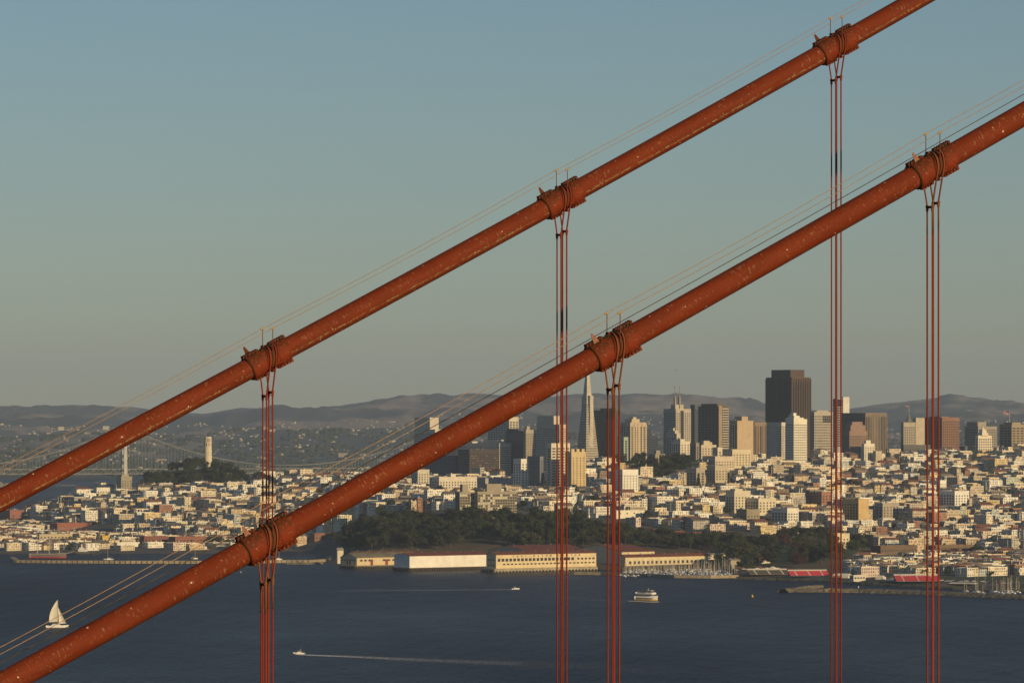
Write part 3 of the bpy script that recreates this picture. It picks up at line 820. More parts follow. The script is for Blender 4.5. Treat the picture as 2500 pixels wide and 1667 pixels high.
T('apartment_tower', 'apartment tower', 'tall cream apartment tower with balconies behind the middle farther ropes', 6420, 1334, 1346, 1392, 1082, (0.68,0.6,0.47), 'wide', north='bay', win=G_BROWN, group='hillside apartment towers', phrase='cream balcony tower', yb=1190)
T('apartment_tower', 'apartment tower', 'warm yellow apartment tower with crenellated crown left of the pyramid base', 6350, 1380, 1395, 1431, 1103, (0.62,0.47,0.26), (3.3,5.2,.28,.5), group='hillside apartment towers', ph=((.1,.3,.05,.25,4),(.1,.3,.4,.6,4),(.1,.3,.75,.95,4)), phrase='warm yellow apartment tower', yb=1192)
T('office_tower', 'tower', 'charcoal ribbed office tower just right of the pyramid tower', 7750, 1451, 1498, 1513, 1002, (0.10,0.095,0.09), 'vert', ph=((.1,.7,.1,.9,4),), fins=(3.0,.5,.5))
T('apartment_tower', 'apartment tower', 'cream and brown apartment tower with stepped bays right of the middle nearer ropes', 7000, 1516, 1539, 1578, 1031, (0.55,0.45,0.31), 'bay', win=G_BROWN, ph=((.1,.8,.15,.65,5),(.2,.6,.3,.5,8)), fins=(7.0,.9,1.6))
T('office_block', 'office', 'dark blue low office block right of the cream and brown apartment tower', 7500, 1562, 1574, 1607, 1063, (0.055,0.06,0.08), 'band', win=G_BLUE, ph=((.1,.9,.1,.55,10),))
T('apartment_block', 'apartments', 'narrow pale green apartment block behind the middle nearer ropes', 6700, 1508, 1523, 1534, 1067, (0.38,0.45,0.34), 'bay', group='hillside apartment towers', yb=1131)
tm = T('office_tower', 'tower', 'grey granite office tower with twin masts on its roof', 7800, 1621, 1650, 1688, 998, (0.50,0.44,0.35), 'grid', ph=((.05,.4,-.0,.25,7),(.05,.4,.3,.55,7)), phrase='twin-mast tower')
b = MB()
for yy in (-.12, -.42):
    y = tm['_l']*yy; x = tm['_w']*.22; z = tm['_h']+6.5
    b.box(x-1.6, x+1.6, y-1.6, y+1.6, z, z+13); b.cyl((x, y, z+13), (x, y, z+27), .75, .4, 6); b.cyl((x, y, z+27), (x, y, z+31), 1.2, .9, 6)
b.build('twin_mast', wallm((0.3,0.26,0.21)), tm)
b = MB(); b.box(-.25, .3, -tm['_l']*.52, -tm['_l']*.30, 12, tm['_h']-3); b.build('dark_recess_strip', G_DARK, tm)  # flat dark strip where the centre recess lies
T('office_tower', 'tower', 'dark glass tower with slanting top right of the twin-mast tower', 7950, 1686, 1696, 1716, 988, (0.10,0.11,0.12), (3.7,4,.86,.6), win=G_BLUE)
bt = T('apartment_tower', 'apartment tower', 'brown glass apartment tower with pale balcony bands on its right edge', 7100, 1707, 1754, 1779, 992, (0.16,0.125,0.085), 'band', win=G_BROWN, ph=((.1,.9,.1,.7,4),), north='wide', phrase='brown glass apartment tower')
b = MB()
for i in range(int((bt['_h']-60)/3.7)):
    z = 60+i*3.7; b.box(-1.2, -.16, -bt['_l']+.2, -bt['_l']*.35, z, z+1.3, bottom=True); 
b.build('balcony_band', wallm((0.6,0.54,0.43)), bt, kind='stuff')
b = MB(); b.box(-.9, .2, -bt['_l']*.33, -.0, 2, bt['_h']+1); b.build('corner_shaft', wallm((0.34,0.26,0.17)), bt)
T('apartment_tower', 'apartment tower', 'plain tan apartment tower with blank sunlit side left of the dark brown skyscraper', 6900, 1782, 1800, 1841, 1027, (0.52,0.39,0.25), 'plain', north='bay', ph=((.0,.9,.28,.66,6),), phrase='plain tan apartment tower', yb=1128)
T('office_tower', 'tower', 'brown striped office block squeezed between tan tower and white striped block', 7200, 1838, 1842, 1876, 1031, (0.30,0.22,0.15), 'vert', win=G_BROWN, fins=(4.0,.5,1.0))
T('office_tower', 'tower', 'white office block with fine vertical stripes at the foot of the dark skyscraper', 6950, 1874, 1908, 1921, 1031, (0.66,0.6,0.49), (3.4,3.4,.5,.6), fins=(3.4,.4,.8), yb=1117)
wt = T('apartment_tower', 'apartment tower', 'tall sunlit white apartment tower with stepped crown below the dark skyscraper', 6800, 1919, 1938, 1972, 1023, (0.80,0.74,0.60), 'fine', ph=((.1,.8,.1,.5,5),(.2,.6,.1,.32,9),(-.0,1.0,.0,.75,2.2)), phrase='tall white apartment tower', yb=1126)
bk = T('skyscraper', 'skyscraper', 'massive dark brown skyscraper, tallest block on the skyline', 7450, 1875, 1933, 1981, 921, (0.105,0.072,0.055), (3.9,4.4,.62,.62), win=glass('window_bronze', (0.022,0.02,0.02)), ph=((.05,.8,.0,.74,12),), fins=(4.4,1.3,1.5), phrase='dark brown skyscraper')
ar = T('office_tower', 'tower', 'pale office tower with arched top windows right of the dark brown skyscraper', 7350, 1980, 1988, 2036, 1005, (0.46,0.41,0.33), (4.2,3.6,.62,.5), ph=((.1,.9,.15,.75,2),))
b = MB()
for i in range(5):
    y = -ar['_l']*(.46+.1*i); b.quad((-.3,y,ar['_h']-17),(-.3,y-3.0,ar['_h']-17),(-.3,y-2.6,ar['_h']-6),(-.3,y-.4,ar['_h']-6))
b.build('arched_window', G_DARK, ar, kind='stuff')
st = T('office_tower', 'tower', 'broad brown office slab with close vertical ribs right of the dark skyscraper', 7500, 2058, 2113, 2168, 1008, (0.25,0.2,0.15), 'vert', win=G_BROWN, fins=(3.2,.7,1.3), phrase='ribbed brown slab')
# round glass tower rising behind it
def round_tower():
    Y = 8100; c = place(2051, Y); zb = 6; h = zat(973, Y)-zb
    root = empty('office_tower', (c.x, c.y+12, zb), GRID); tag(root, 'rounded dark and white banded tower top rising behind the right-hand farther ropes', 'tower', 'downtown high-rises')
    b = MB(); b.cyl((0,0,0), (0,0,h), 11.5, n=28); b.build('wall', wallm((0.62,0.58,0.5)), root)
    b = MB()
    for i in range(18):
        z = h-14-i*4.0; b.cyl((0,0,z), (0,0,z+2.4), 11.75, n=28, caps=False)
    b.cyl((0,0,h-12), (0,0,h-1.0), 11.8, n=28, caps=False)
    b.build('glazing', G_BLUE, root, kind='stuff')
    b = MB(); b.box(-13.0, -7.5, -11, 3, 8, h+3); b.build('lift_shaft', wallm((0.7,0.66,0.58)), root)
round_tower()
sp = T('office_tower', 'tower', 'pinkish brown stepped office tower in front of the ribbed slab', 7150, 2058, 2074, 2121, 1052, PINKB, 'grid', win=G_BROWN, ph=((.1,.9,.10,.9,9),(.2,.8,.22,.8,14)))
T('apartment_block', 'apartments', 'white narrow block with stepped top below the ribbed slab', 6850, 2106, 2110, 2137, 1083, (0.72,0.66,0.54), 'small', ph=((.1,.9,.2,.65,5),), group='hillside apartment towers', yb=1127)
T('apartment_block', 'apartments', 'low plain tan block beside the white stepped one', 6840, 2136, 2138, 2154, 1101, (0.52,0.44,0.32), 'plain', group='hillside apartment towers', yb=1129)
fl = T('hotel_tower', 'hotel', 'grey stone hotel with small windows and flagged turret left of the farther-right ropes', 7200, 2202, 2206, 2237, 1031, (0.42,0.37,0.29), 'grid')
b = MB(); z = fl['_h']; b.cyl((fl['_w']*.5,-fl['_l']*.55,z-.5),(fl['_w']*.5,-fl['_l']*.55,z+5),4.2,3.6,8); b.cyl((fl['_w']*.5,-fl['_l']*.55,z+5),(fl['_w']*.5,-fl['_l']*.55,z+16),2.8,.3,8)
b.build('turret', wallm((0.2,0.18,0.15)), fl)
T('office_tower', 'tower', 'plain tan block attached behind the flagged grey hotel', 7350, 2230, 2236, 2260, 1020, (0.5,0.42,0.31), 'plain', north='grid')
T('hotel_tower', 'hotel', 'red-brown hotel block with close window grid behind the rightmost ropes', 7000, 2262, 2300, 2345, 1019, (0.27,0.155,0.105), 'grid', win=G_BROWN, ph=((.1,.7,.0,.5,1.5),), phrase='red-brown hotel')
T('office_block', 'office', 'low dark grey block at the foot of the flagged hotel', 6950, 2202, 2206, 2276, 1086, (0.13,0.125,0.12), 'small')  # dark wall colour holds the shadow lying on this podium
T('office_block', 'office', 'low dark block at the foot of the red-brown hotel', 7050, 2272, 2290, 2400, 1090, (0.12,0.115,0.11), 'small')
T('hotel_tower', 'hotel', 'grey hotel tower with dark central block near the right edge', 7300, 2359, 2388, 2438, 1041, (0.34,0.30,0.24), 'fine', ph=((.1,.9,.05,.5,7),))
wc = T('hotel_tower', 'hotel', 'sunlit cream tower with small cupola in front of the grey hotel', 6880, 2383, 2388, 2424, 1063, (0.74,0.66,0.52), 'grid', win=G_BROWN, phrase='cream cupola tower', yb=1101)
b = MB(); z = wc['_h']; x = wc['_w']*.5; y = -wc['_l']*.45
b.box(x-5, x+5, y-6, y+6, z-.5, z+4); b.box(x-3.4, x+3.4, y-4, y+4, z+4, z+8.5); b.cyl((x,y,z+8.5),(x,y,z+13),3.2,.3,8)
b.build('cupola', wallm((0.72,0.62,0.48)), wc)
rt = T('hotel_tower', 'hotel', 'broad tan hotel with banded windows at the right edge, flag on top', 6950, 2444, 2470, 2525, 1036, (0.34,0.275,0.19), 'wide', win=G_BROWN, ph=((.1,.8,.08,.5,3),))
def flag(root, x, y, z, h, label, size):
    o = empty('flagpole'); o.parent = None
    p = root.matrix_basis @ Vector((x, y, z)); o.location = p
    tag(o, label, 'flag')
    b = MB(); b.cyl((0,0,-.4), (0,0,h), .28, .18, 6); b.build('pole', wallm((0.6,0.58,0.52)), o)
    me = MB(); n = 8
    for i in range(n):
        for k, (z0, z1) in enumerate(((h-size*.62, h-size*.32), (h-size*.32, h-.3))):
            xa, xb = -size*i/n, -size*(i+1)/n
            ya, yb = .5*math.sin(i*1.1), .5*math.sin((i+1)*1.1)
            c = (0.05,0.06,0.16) if (k and i < 4) else ((0.45,0.12,0.10) if (i+k) % 2 else (0.5,0.4,0.35))
            me.quad((xa, ya, z0-.05*size*i/n), (xb, yb, z0-.05*size*(i+1)/n), (xb, yb, z1-.05*size*(i+1)/n), (xa, ya, z1-.05*size*i/n), c)
    me.build('flag', MAT_ATTR, o)
flag(fl, fl['_w']*.5, -fl['_l']*.55, fl['_h']+16, 11, 'small dark flag on the turret of the grey stone hotel', 5)
flag(rt, rt['_w']*.35, -rt['_l']*.1, rt['_h']+3, 17, 'striped flag flying from the tan hotel at the right edge', 8.5)
# second tier: hillside apartment blocks
A = 'hillside apartment towers'
T('apartment_block', 'apartments', 'long cream apartment block with balconies under the bronze braced building', 6450, 1053, 1072, 1164, 1164, (0.66,0.58,0.46), 'small', ph=((.2,.7,.35,.48,4),), group=A, phrase='long cream apartment block', yb=1196)
T('school_building', 'school', 'long pale grey flat-roofed building right of the long cream block', 6500, 1163, 1185, 1254, 1167, (0.46,0.42,0.37), (4,9,.25,.3), group=A, yb=1187)
T('apartment_block', 'apartments', 'cream apartment block just under the lower cable, left of the long cream block', 6350, 1010, 1020, 1048, 1146, (0.6,0.54,0.42), 'small', group=A, yb=1182)
T('apartment_block', 'apartments', 'bright white apartment block with dotted windows right of the nearer middle ropes', 6150, 1500, 1520, 1559, 1146, (0.82,0.78,0.68), (3.4,4.2,.4,.42), group=A, phrase='bright white dotted block', yb=1201)
T('apartment_tower', 'apartment tower', 'cream apartment tower with bay-windowed shaded side on the wooded hilltop', 6500, 1639, 1661, 1685, 1077, (0.70,0.62,0.48), 'small', north='bay', ph=((.1,.7,.1,.6,3),), group=A, phrase='cream hilltop apartment tower', yb=1134)
T('apartment_tower', 'apartment tower', 'ornate grey-cream tower behind the cream hilltop apartment tower', 6750, 1628, 1652, 1662, 1058, (0.58,0.5,0.39), 'bay', ph=((.2,.9,.1,.8,4),(.4,.7,.2,.6,8)), group=A)
T('mansion', 'mansion', 'grey stone mansion with domed corner left of the hilltop trees', 6550, 1584, 1600, 1624, 1108, (0.34,0.29,0.22), 'bay', ph=((.3,.7,.3,.7,5),), group=A, yb=1128)
T('apartment_block', 'apartments', 'brown shaded apartment block right of the cream hilltop tower', 6600, 1685, 1699, 1704, 1081, (0.3,0.25,0.19), 'bay', group=A, yb=1122)
T('apartment_block', 'apartments', 'tan terraced apartment block with jumbled roof right of the hilltop', 6650, 1700, 1712, 1750, 1086, (0.56,0.48,0.35), 'small', ph=((.1,.5,.2,.6,6),(.5,.9,.5,.9,4)), group=A, yb=1118)
T('apartment_block', 'apartments', 'low cream apartment block under the brown glass tower', 6500, 1740, 1752, 1764, 1092, (0.64,0.56,0.42), 'small', group=A, yb=1118)
T('apartment_block', 'apartments', 'pinkish cream apartment block with many small windows below the brown glass tower', 6350, 1730, 1746, 1795, 1114, (0.62,0.51,0.39), 'small', group=A, phrase='pinkish cream block', yb=1146)
T('apartment_block', 'apartments', 'yellow-cream apartment block at the foot of the plain tan tower', 6500, 1760, 1788, 1835, 1097, (0.66,0.56,0.38), 'small', group=A, yb=1140)
T('apartment_block', 'apartments', 'tan apartment block with blank corner below the pinkish cream block', 6150, 1726, 1746, 1778, 1136, (0.54,0.46,0.33), 'small', group=A, yb=1176)
T('apartment_block', 'apartments', 'grey-tan apartment block beside the dark conifer on the hill slope', 6150, 1677, 1700, 1722, 1142, (0.42,0.36,0.28), 'bay', group=A, yb=1188)
T('apartment_block', 'apartments', 'large cream apartment block with bayed shaded flank on the right slope', 5780, 1773, 1793, 1834, 1198, (0.64,0.56,0.42), 'small', north='bay', ph=((.0,.6,.05,.5,2.5),), group=A, phrase='large cream bayed block', yb=1250)
T('apartment_block', 'apartments', 'second bayed cream block just right of the large cream one', 5700, 1820, 1852, 1896, 1216, (0.68,0.6,0.44), 'small', north='bay', group=A, yb=1256)
T('apartment_block', 'apartments', 'olive-brown apartment block low in front of the bayed cream blocks', 5600, 1799, 1823, 1856, 1243, (0.30,0.26,0.18), 'small', group=A, yb=1268)
T('apartment_block', 'apartments', 'grey-cream block behind the second bayed cream block', 5900, 1838, 1858, 1898, 1197, (0.52,0.46,0.36), 'small', north='bay', group=A)
T('apartment_block', 'apartments', 'white apartment block with square windows left of the farther-right ropes', 5600, 1886, 1922, 1951, 1240, (0.76,0.71,0.6), (3.3,3.6,.5,.5), north='bay', group=A, phrase='white square-windowed block', yb=1275)
T('apartment_tower', 'apartment tower', 'orange-cream slab tower with ribbed grey flank on the right slope', 5800, 2063, 2096, 2122, 1218, (0.60,0.42,0.19), 'plain', north='bay', group=A, phrase='orange-cream slab tower', yb=1273)
T('apartment_block', 'apartments', 'grey-tan apartment block right of the orange-cream slab tower', 5850, 2138, 2155, 2198, 1228, (0.42,0.36,0.28), 'small', group=A, phrase='grey-tan block', yb=1266)
T('apartment_block', 'apartments', 'white apartment block with shaded bayed front near the rightmost ropes', 6050, 2294, 2331, 2369, 1198, (0.80,0.76,0.68), 'small', north='bay', group=A, phrase='white bayed block', yb=1237)
T('apartment_block', 'apartments', 'brick-red apartment block left of the farther-right ropes', 6050, 1978, 2006, 2032, 1201, (0.34,0.17,0.11), 'small', group=A, phrase='brick-red block', yb=1231)
T('apartment_block', 'apartments', 'stepped grey-tan apartment block under the far bridge tower on the left hill', 7120, 283, 296, 321, 1163, (0.36,0.32,0.24), 'small', ph=((.1,.9,.1,.75,3),), group=A, phrase='stepped tan block', yb=1196)
T('apartment_block', 'apartments', 'white terrace of apartments at the tip of the left hill', 7150, 227, 236, 274, 1190, (0.74,0.7,0.6), 'small', group=A, phrase='white hill terrace', yb=1206)
T('warehouse', 'warehouse', 'tall dull-red brick building at the left edge by the water', 7050, -20, 24, 56, 1245, (0.30,0.13,0.10), (4,8,.3,.3), group='waterfront buildings', phrase='dull-red brick building', yb=1271)
T('warehouse', 'warehouse', 'long red brick building with rows of windows at the foot of the left hill', 6500, 118, 140, 272, 1277, (0.30,0.115,0.075), (4.2,4.6,.55,.5), win=G_LIT, group='waterfront buildings', phrase='long red brick building', yb=1296)
T('warehouse', 'warehouse', 'low dark brick warehouse with red roof trim left of the nearer-left ropes', 6050, 339, 352, 408, 1309, (0.22,0.09,0.065), 'small', group='waterfront buildings', yb=1326)
T('warehouse', 'warehouse', 'low brick warehouse running behind the nearer-left ropes', 6030, 410, 428, 500, 1310, (0.27,0.11,0.075), 'small', group='waterfront buildings', yb=1326)
T('warehouse', 'warehouse', 'low white shed on the waterfront left of the white ferryboat', 5860, 276, 286, 338, 1324, (0.74,0.7,0.6), 'plain', group='waterfront buildings', yb=1334)
T('warehouse', 'warehouse', 'small bright yellow building on the left waterfront', 6000, 246, 250, 264, 1307, (0.62,0.42,0.08), 'plain', group='waterfront buildings', yb=1321)
T('warehouse', 'warehouse', 'long tan low building on the left waterfront behind the square-rigged ship', 5950, 88, 96, 170, 1304, (0.5,0.41,0.26), (4,5,.5,.4), group='waterfront buildings', yb=1319)
T('warehouse', 'warehouse', 'low cream building behind the white ferryboat', 5900, 428, 440, 470, 1318, (0.6,0.52,0.4), 'small', group='waterfront buildings')
T('warehouse', 'warehouse', 'brown-roofed brick terrace under the lower cable by the cove', 5880, 755, 768, 842, 1302, (0.25,0.13,0.09), 'small', group='waterfront buildings', roofm=M_ROOFR, yb=1320)
T('house_row', 'houses', 'orange-tan terrace above the cove left of the dark wood', 5980, 860, 876, 905, 1281, (0.5,0.36,0.2), 'small', group='waterfront buildings', yb=1302)

T('assembly_hall', 'hall', 'long plain white hall with flat roof above the fort trees', 5750, 1492, 1505, 1576, 1246, (0.76,0.7,0.56), (7,9,.2,.2), group=A, yb=1264, phrase='long white hall')
T('apartment_row', 'apartments', 'dark brown apartment row behind the meadow trees at the right', 5450, 2128, 2150, 2245, 1332, (0.17,0.115,0.075), (3.3,4,.4,.5), group=A, yb=1352, phrase='dark brown apartment row')
T('apartment_row', 'apartments', 'second dark brown apartment row, behind the rightmost ropes', 5480, 2262, 2284, 2385, 1331, (0.19,0.13,0.085), (3.3,4,.4,.5), group=A, yb=1346)
T('apartment_block', 'apartments', 'cream apartment block left of the round tree by the meadow', 5480, 2022, 2040, 2076, 1302, (0.66,0.57,0.38), 'small', group=A, yb=1332)

# pair of glass-fronted apartment slabs above the wood
for nm, x0, xc, x1, yt, txt in ((0, 1111, 1122, 1159, 1201, 'left'), (1, 1160, 1166, 1262, 1200, 'wide right')):
    r_ = T('apartment_tower', 'apartment tower', '%s slab of the golden glass-fronted apartments above the dark wood' % txt, 5480, x0, xc, x1, yt, (0.33,0.29,0.22), 'plain', ph=((.2,.8,.25,.62,9),), group=A, phrase='golden glass apartments' if nm else None)
    b = MB(); bb = MB(); rg = random.Random(nm+4); pl = MB()
    L_, H_ = r_['_l'], r_['_h']; n = int(L_/3.4)
    for i in range(n):
        y = -L_*i/n
        bb.box(-.5, .0-.02, y-.35, y, 3, H_-1.5)
        for k in range(int(H_/3.1)-1):
            z = 3.2 + k*3.1
            t = pl if rg.random() < .34 else b
            t.quad((-.18, y-.35, z), (-.18, y-L_/n, z), (-.18, y-L_/n, z+2.2), (-.18, y-.35, z+2.2))
    for k in range(int(r_['_w']/3.4)):
        x = k*3.4; b.quad((x+.5,.16,4),(x+3,.16,4),(x+3,.16,H_-4),(x+.5,.16,H_-4))
    b.build('glazing', glass('window_bronzed', (0.075,0.07,0.06), .2), r_, kind='stuff')
    pl.build('drawn_curtain', wallm((0.55,0.5,0.38)), r_, kind='stuff')
    bb.build('mullion', wallm((0.5,0.42,0.28)), r_, kind='stuff')

# church with twin spires under the lower cable
def church():
    Y = 6300; x0, xc, x1 = 872, 880, 932
    W = (xc-x0)/F*Y/.596 + 18; L = (x1-xc)/F*Y/.803
    c = place(xc, Y); zb = ground(c.x, c.y)-6; h = zat(1222, Y)-zb
    root = empty('school_church', (c.x, c.y, zb), GRID); tag(root, 'pale church with twin pointed towers beside a broad school block under the lower cable', 'church')
    FOOT_LIST.append((c.x, c.y, W, L)); LMK.append(('twin-towered church', 905, 1222))
    b = MB(); b.box(0, W, -L, 0, 0, h); b.build('wall', wallm((0.62,0.55,0.43)), root)
    g_ = MB(); glazing(g_, W, L, h, (4.4, 4.0, .45, .45), 'WN', 10); g_.build('glazing', G_DARK, root, kind='stuff')
    for y in (-L*.62, -L*.92):
        t = MB(); t.box(-2.5, 4.0, y-3.2, y+3.2, 0, h+9); 
        to = t.build('church_tower', wallm((0.60,0.53,0.41)), root)
        s = MB(); s.frustum((-2.5, 4.0, y-3.2, y+3.2), (.6, .9, y-.15, y+.15), h+9, h+17); s.build('spire', wallm((0.55,0.48,0.37)), to)
        q = MB()
        for zz in (h-6, h+2):
            q.quad((-2.66, y+1.2, zz), (-2.66, y-1.2, zz), (-2.66, y-1.2, zz+5), (-2.66, y+1.2, zz+5))
        q.build('belfry_opening', G_DARK, to)
church()

# tapering pyramid skyscraper
def pyramid():
    Y = 7750
    # axis and width from the sloping edges
    zb = 8.0; ztop = zat(868, Y)
    xa = 1434.0
    c = place(xa, Y + 18)
    root = empty('pyramid_skyscraper', (c.x, c.y, zb), GRID); tag(root, 'slender pale pyramid-shaped skyscraper with spire, crossed by the lower cable', 'skyscraper')
    LMK.append(('pyramid tower', 1434, 1040))
    H = ztop - zb
    wpx = lambda y: (y-868)*0.2205                     # visible width in photo pixels
    def half(z):                                       # half side of the square plan at height z
        y = pyof(zb+z, Y); return max(wpx(y), .6)/F*Y/(0.596+0.803)/2
    b = MB(); zc_ = zat(966, Y)-zb
    h0, h1 = half(0), half(zc_)
    b.frustum((-h0, h0, -h0, h0), (-h1, h1, -h1, h1), 0, zc_); b.build('wall', wallm((0.50,0.44,0.345)), root)
    b = MB(); b.frustum((-h1*.97, h1*.97, -h1*.97, h1*.97), (-.12, .12, -.12, .12), zc_, H); b.build('spire', wallm((0.52,0.46,0.36)), root)
    g_ = MB(); fh = 4.0; nfl = int((zc_-30)/fh)
    for i in range(nfl):
        z0 = 20 + i*fh; z1 = z0 + 1.9
        a0, a1 = half(z0)+.12, half(z1)+.12
        low = z1 < zat(1088, Y)-zb
        for sd in 'WN':
            n = max(4, int(2*half(z0)/2.6))
            for j in range(n):
                u0 = -1 + 2*(j+.16)/n; u1 = -1 + 2*(j+.84)/n
                if sd == 'W':
                    if not low and -.28 < (u0+u1)/2 < .42: continue
                    g_.quad((-a0, u0*a0*.97, z0), (-a0, u1*a0*.97, z0), (-a1, u1*a1*.97, z1), (-a1, u0*a1*.97, z1))
                else:
                    g_.quad((u0*a0*.97, a0, z0), (u1*a0*.97, a0, z0), (u1*a1*.97, a1, z1), (u0*a1*.97, a1, z1))
    g_.build('glazing', G_DARK, root, kind='stuff')
    # the two upright wings near the top
    for sd in ('W', 'E'):
        zl = zat(1088, Y)-zb
        b = MB(); a = half(zl)-.2
        if sd == 'W': b.box(-a, 0, -3.6, 3.2, zl, zc_+.5)
        else: b.box(0, a, -3.2, 3.2, zl, zc_-1)
        b.build('wing', wallm((0.54,0.475,0.37)), root)
    b = MB()
    for i in range(9): b.frustum((-h1*(1-.1*i)*.99, h1*(1-.1*i)*.99, -h1*(1-.1*i)*.99, h1*(1-.1*i)*.99), (-h1*(.93-.1*i), h1*(.93-.1*i), -h1*(.93-.1*i), h1*(.93-.1*i)), zc_+(H-zc_)*.1*i, zc_+(H-zc_)*.1*i+.8)
    b.build('louvre_band', wallm((0.4,0.35,0.27)), root)
pyramid()

# fluted white round tower on the left hill
def coit():
    Y = 7180; c = place(508, Y); zt = zat(1066, Y); zb = ground(c.x, c.y)-1; H = zt-zb
    root = empty('round_tower', (c.x, c.y, zb), GRID); tag(root, 'fluted cream round tower with arched top on the wooded left hill', 'tower')
    LMK.append(('round tower hill', 508, 1130))
    n = 48; b = MB()
    prof = [(0, 5.9), (H*.5, 5.6), (H-14.0, 5.25), (H-13.8, 5.7), (H-8.6, 5.7), (H-8.4, 5.3)]
    for z, r in prof:
        for j in range(n):
            t = 6.28318*j/n; rr = r - (.28 if j % 2 else 0); b.v.append((rr*math.cos(t), rr*math.sin(t), z))
    for i in range(len(prof)-1):
        for j in range(n):
            q = (j+1) % n; b.f.append((i*n+j, i*n+q, (i+1)*n+q, (i+1)*n+j)); b.c.append(None); b.m.append(0)
    k = (len(prof)-1)*n; b.f.append(tuple(k+j for j in range(n))); b.c.append(None); b.m.append(0)
    b.build('shaft', wallm((0.66,0.57,0.42)), root)
    # open arcade at the top: piers, lintel, windows
    for j in range(10):
        t = 6.28318*j/10; p = MB()
        p.cyl((4.5*math.cos(t), 4.5*math.sin(t), H-8.5), (4.5*math.cos(t), 4.5*math.sin(t), H-2.2), .85, n=6); p.build('pier', wallm((0.66,0.57,0.42)), root)
    p = MB(); p.cyl((0,0,H-2.4), (0,0,H), 5.35, n=32); p.build('crown_ring', wallm((0.66,0.57,0.42)), root)
    p = MB(); p.cyl((0,0,H-8.3), (0,0,H-2.5), 3.2, n=20); p.build('inner_drum', wallm((0.3,0.26,0.2)), root)
    p = MB()
    for j in range(10):
        t = 6.28318*(j+.5)/10; d = Vector((math.cos(t), math.sin(t), 0)); s = Vector((-d.y, d.x, 0))
        q = d*5.78
        p.quad(q-s*.5+Vector((0,0,H-13)), q+s*.5+Vector((0,0,H-13)), q+s*.5+Vector((0,0,H-9.6)), q-s*.5+Vector((0,0,H-9.6)))
    p.build('arched_window', G_DARK, root, kind='stuff')
    p = MB(); p.box(-8, 8, -8, 8, -3, 6); p.build('plinth', wallm((0.55,0.47,0.35)), root)
coit()
# ------------------------------------------------------------------ piers and sheds
M_PILE = mat('timber_pile', (0.085, 0.07, 0.05), 0.95, 0.35, 0.6)
M_CONC = mat('pier_concrete', (0.34, 0.29, 0.20), 0.9, 0.25, 0.2)
M_DOOR = mat('red_door', (0.25, 0.05, 0.04), 0.8)
def pier(label, Y, x0, xc, x1, top, m=M_CONC, pile=3.2, arches=False):
    W = (xc-x0)/F*Y/.596; L = (x1-xc)/F*Y/.803; c = place(xc, Y)
    root = empty('pier', (c.x, c.y, 0), GRID); tag(root, label, 'pier', 'waterfront piers')
    FOOT_LIST.append((c.x, c.y, W, L))
    b = MB(); b.box(0, W, -L, 0, top-1.0, top, bottom=True); b.build('deck', m, root)
    p = MB()
    if not arches:
        for i in range(int(L/pile)):
            p.box(-.45, .35, -(i+.5)*pile-.45, -(i+.5)*pile+.45, -2, top-.3)
        for i in range(int(W/pile)):
            p.box((i+.5)*pile-.45, (i+.5)*pile+.45, -.35, .45, -2, top-.3)
        p.build('piling', M_PILE, root, kind='stuff')
        q = MB(); q.box(1.2, W-1.2, -L+1.2, -1.2, -2, top-1.1); q.build('dark_shade_fill', M_PILE, root)  # dark solid stands in for the shade beneath the deck
    else:
        n = int(L/4.3); pc = L/n
        for i in range(n):                               # arched sea wall
            y0 = -i*pc
            ar = []
            p.box(-.2, .5, y0-.55, y0, -2, top-1.02); p.box(-.2, .5, y0-pc, y0-pc+.55, -2, top-1.02)
            for k in range(6):
                t0, t1 = math.pi*k/6, math.pi*(k+1)/6; r = pc/2-.55; ym = y0-pc/2
                p.quad((-.2, ym+r*math.cos(t0), .3+r*.8*math.sin(t0)), (-.2, ym+r*math.cos(t1), .3+r*.8*math.sin(t1)), (-.2, ym+r*math.cos(t1), top-1.02), (-.2, ym+r*math.cos(t0), top-1.02))
        for i in range(int(W/pile)): p.box((i+.5)*pile-.45, (i+.5)*pile+.45, -.35, .45, -2, top-.3)
        p.build('arch_wall', M_CONC, root, kind='stuff')
        q = MB(); q.box(2.2, W-1.2, -L+1.2, -1.2, -2, top-1.1); q.build('dark_shade_fill', M_PILE, root)  # dark fill for the shade behind the arches
    return root, W, L
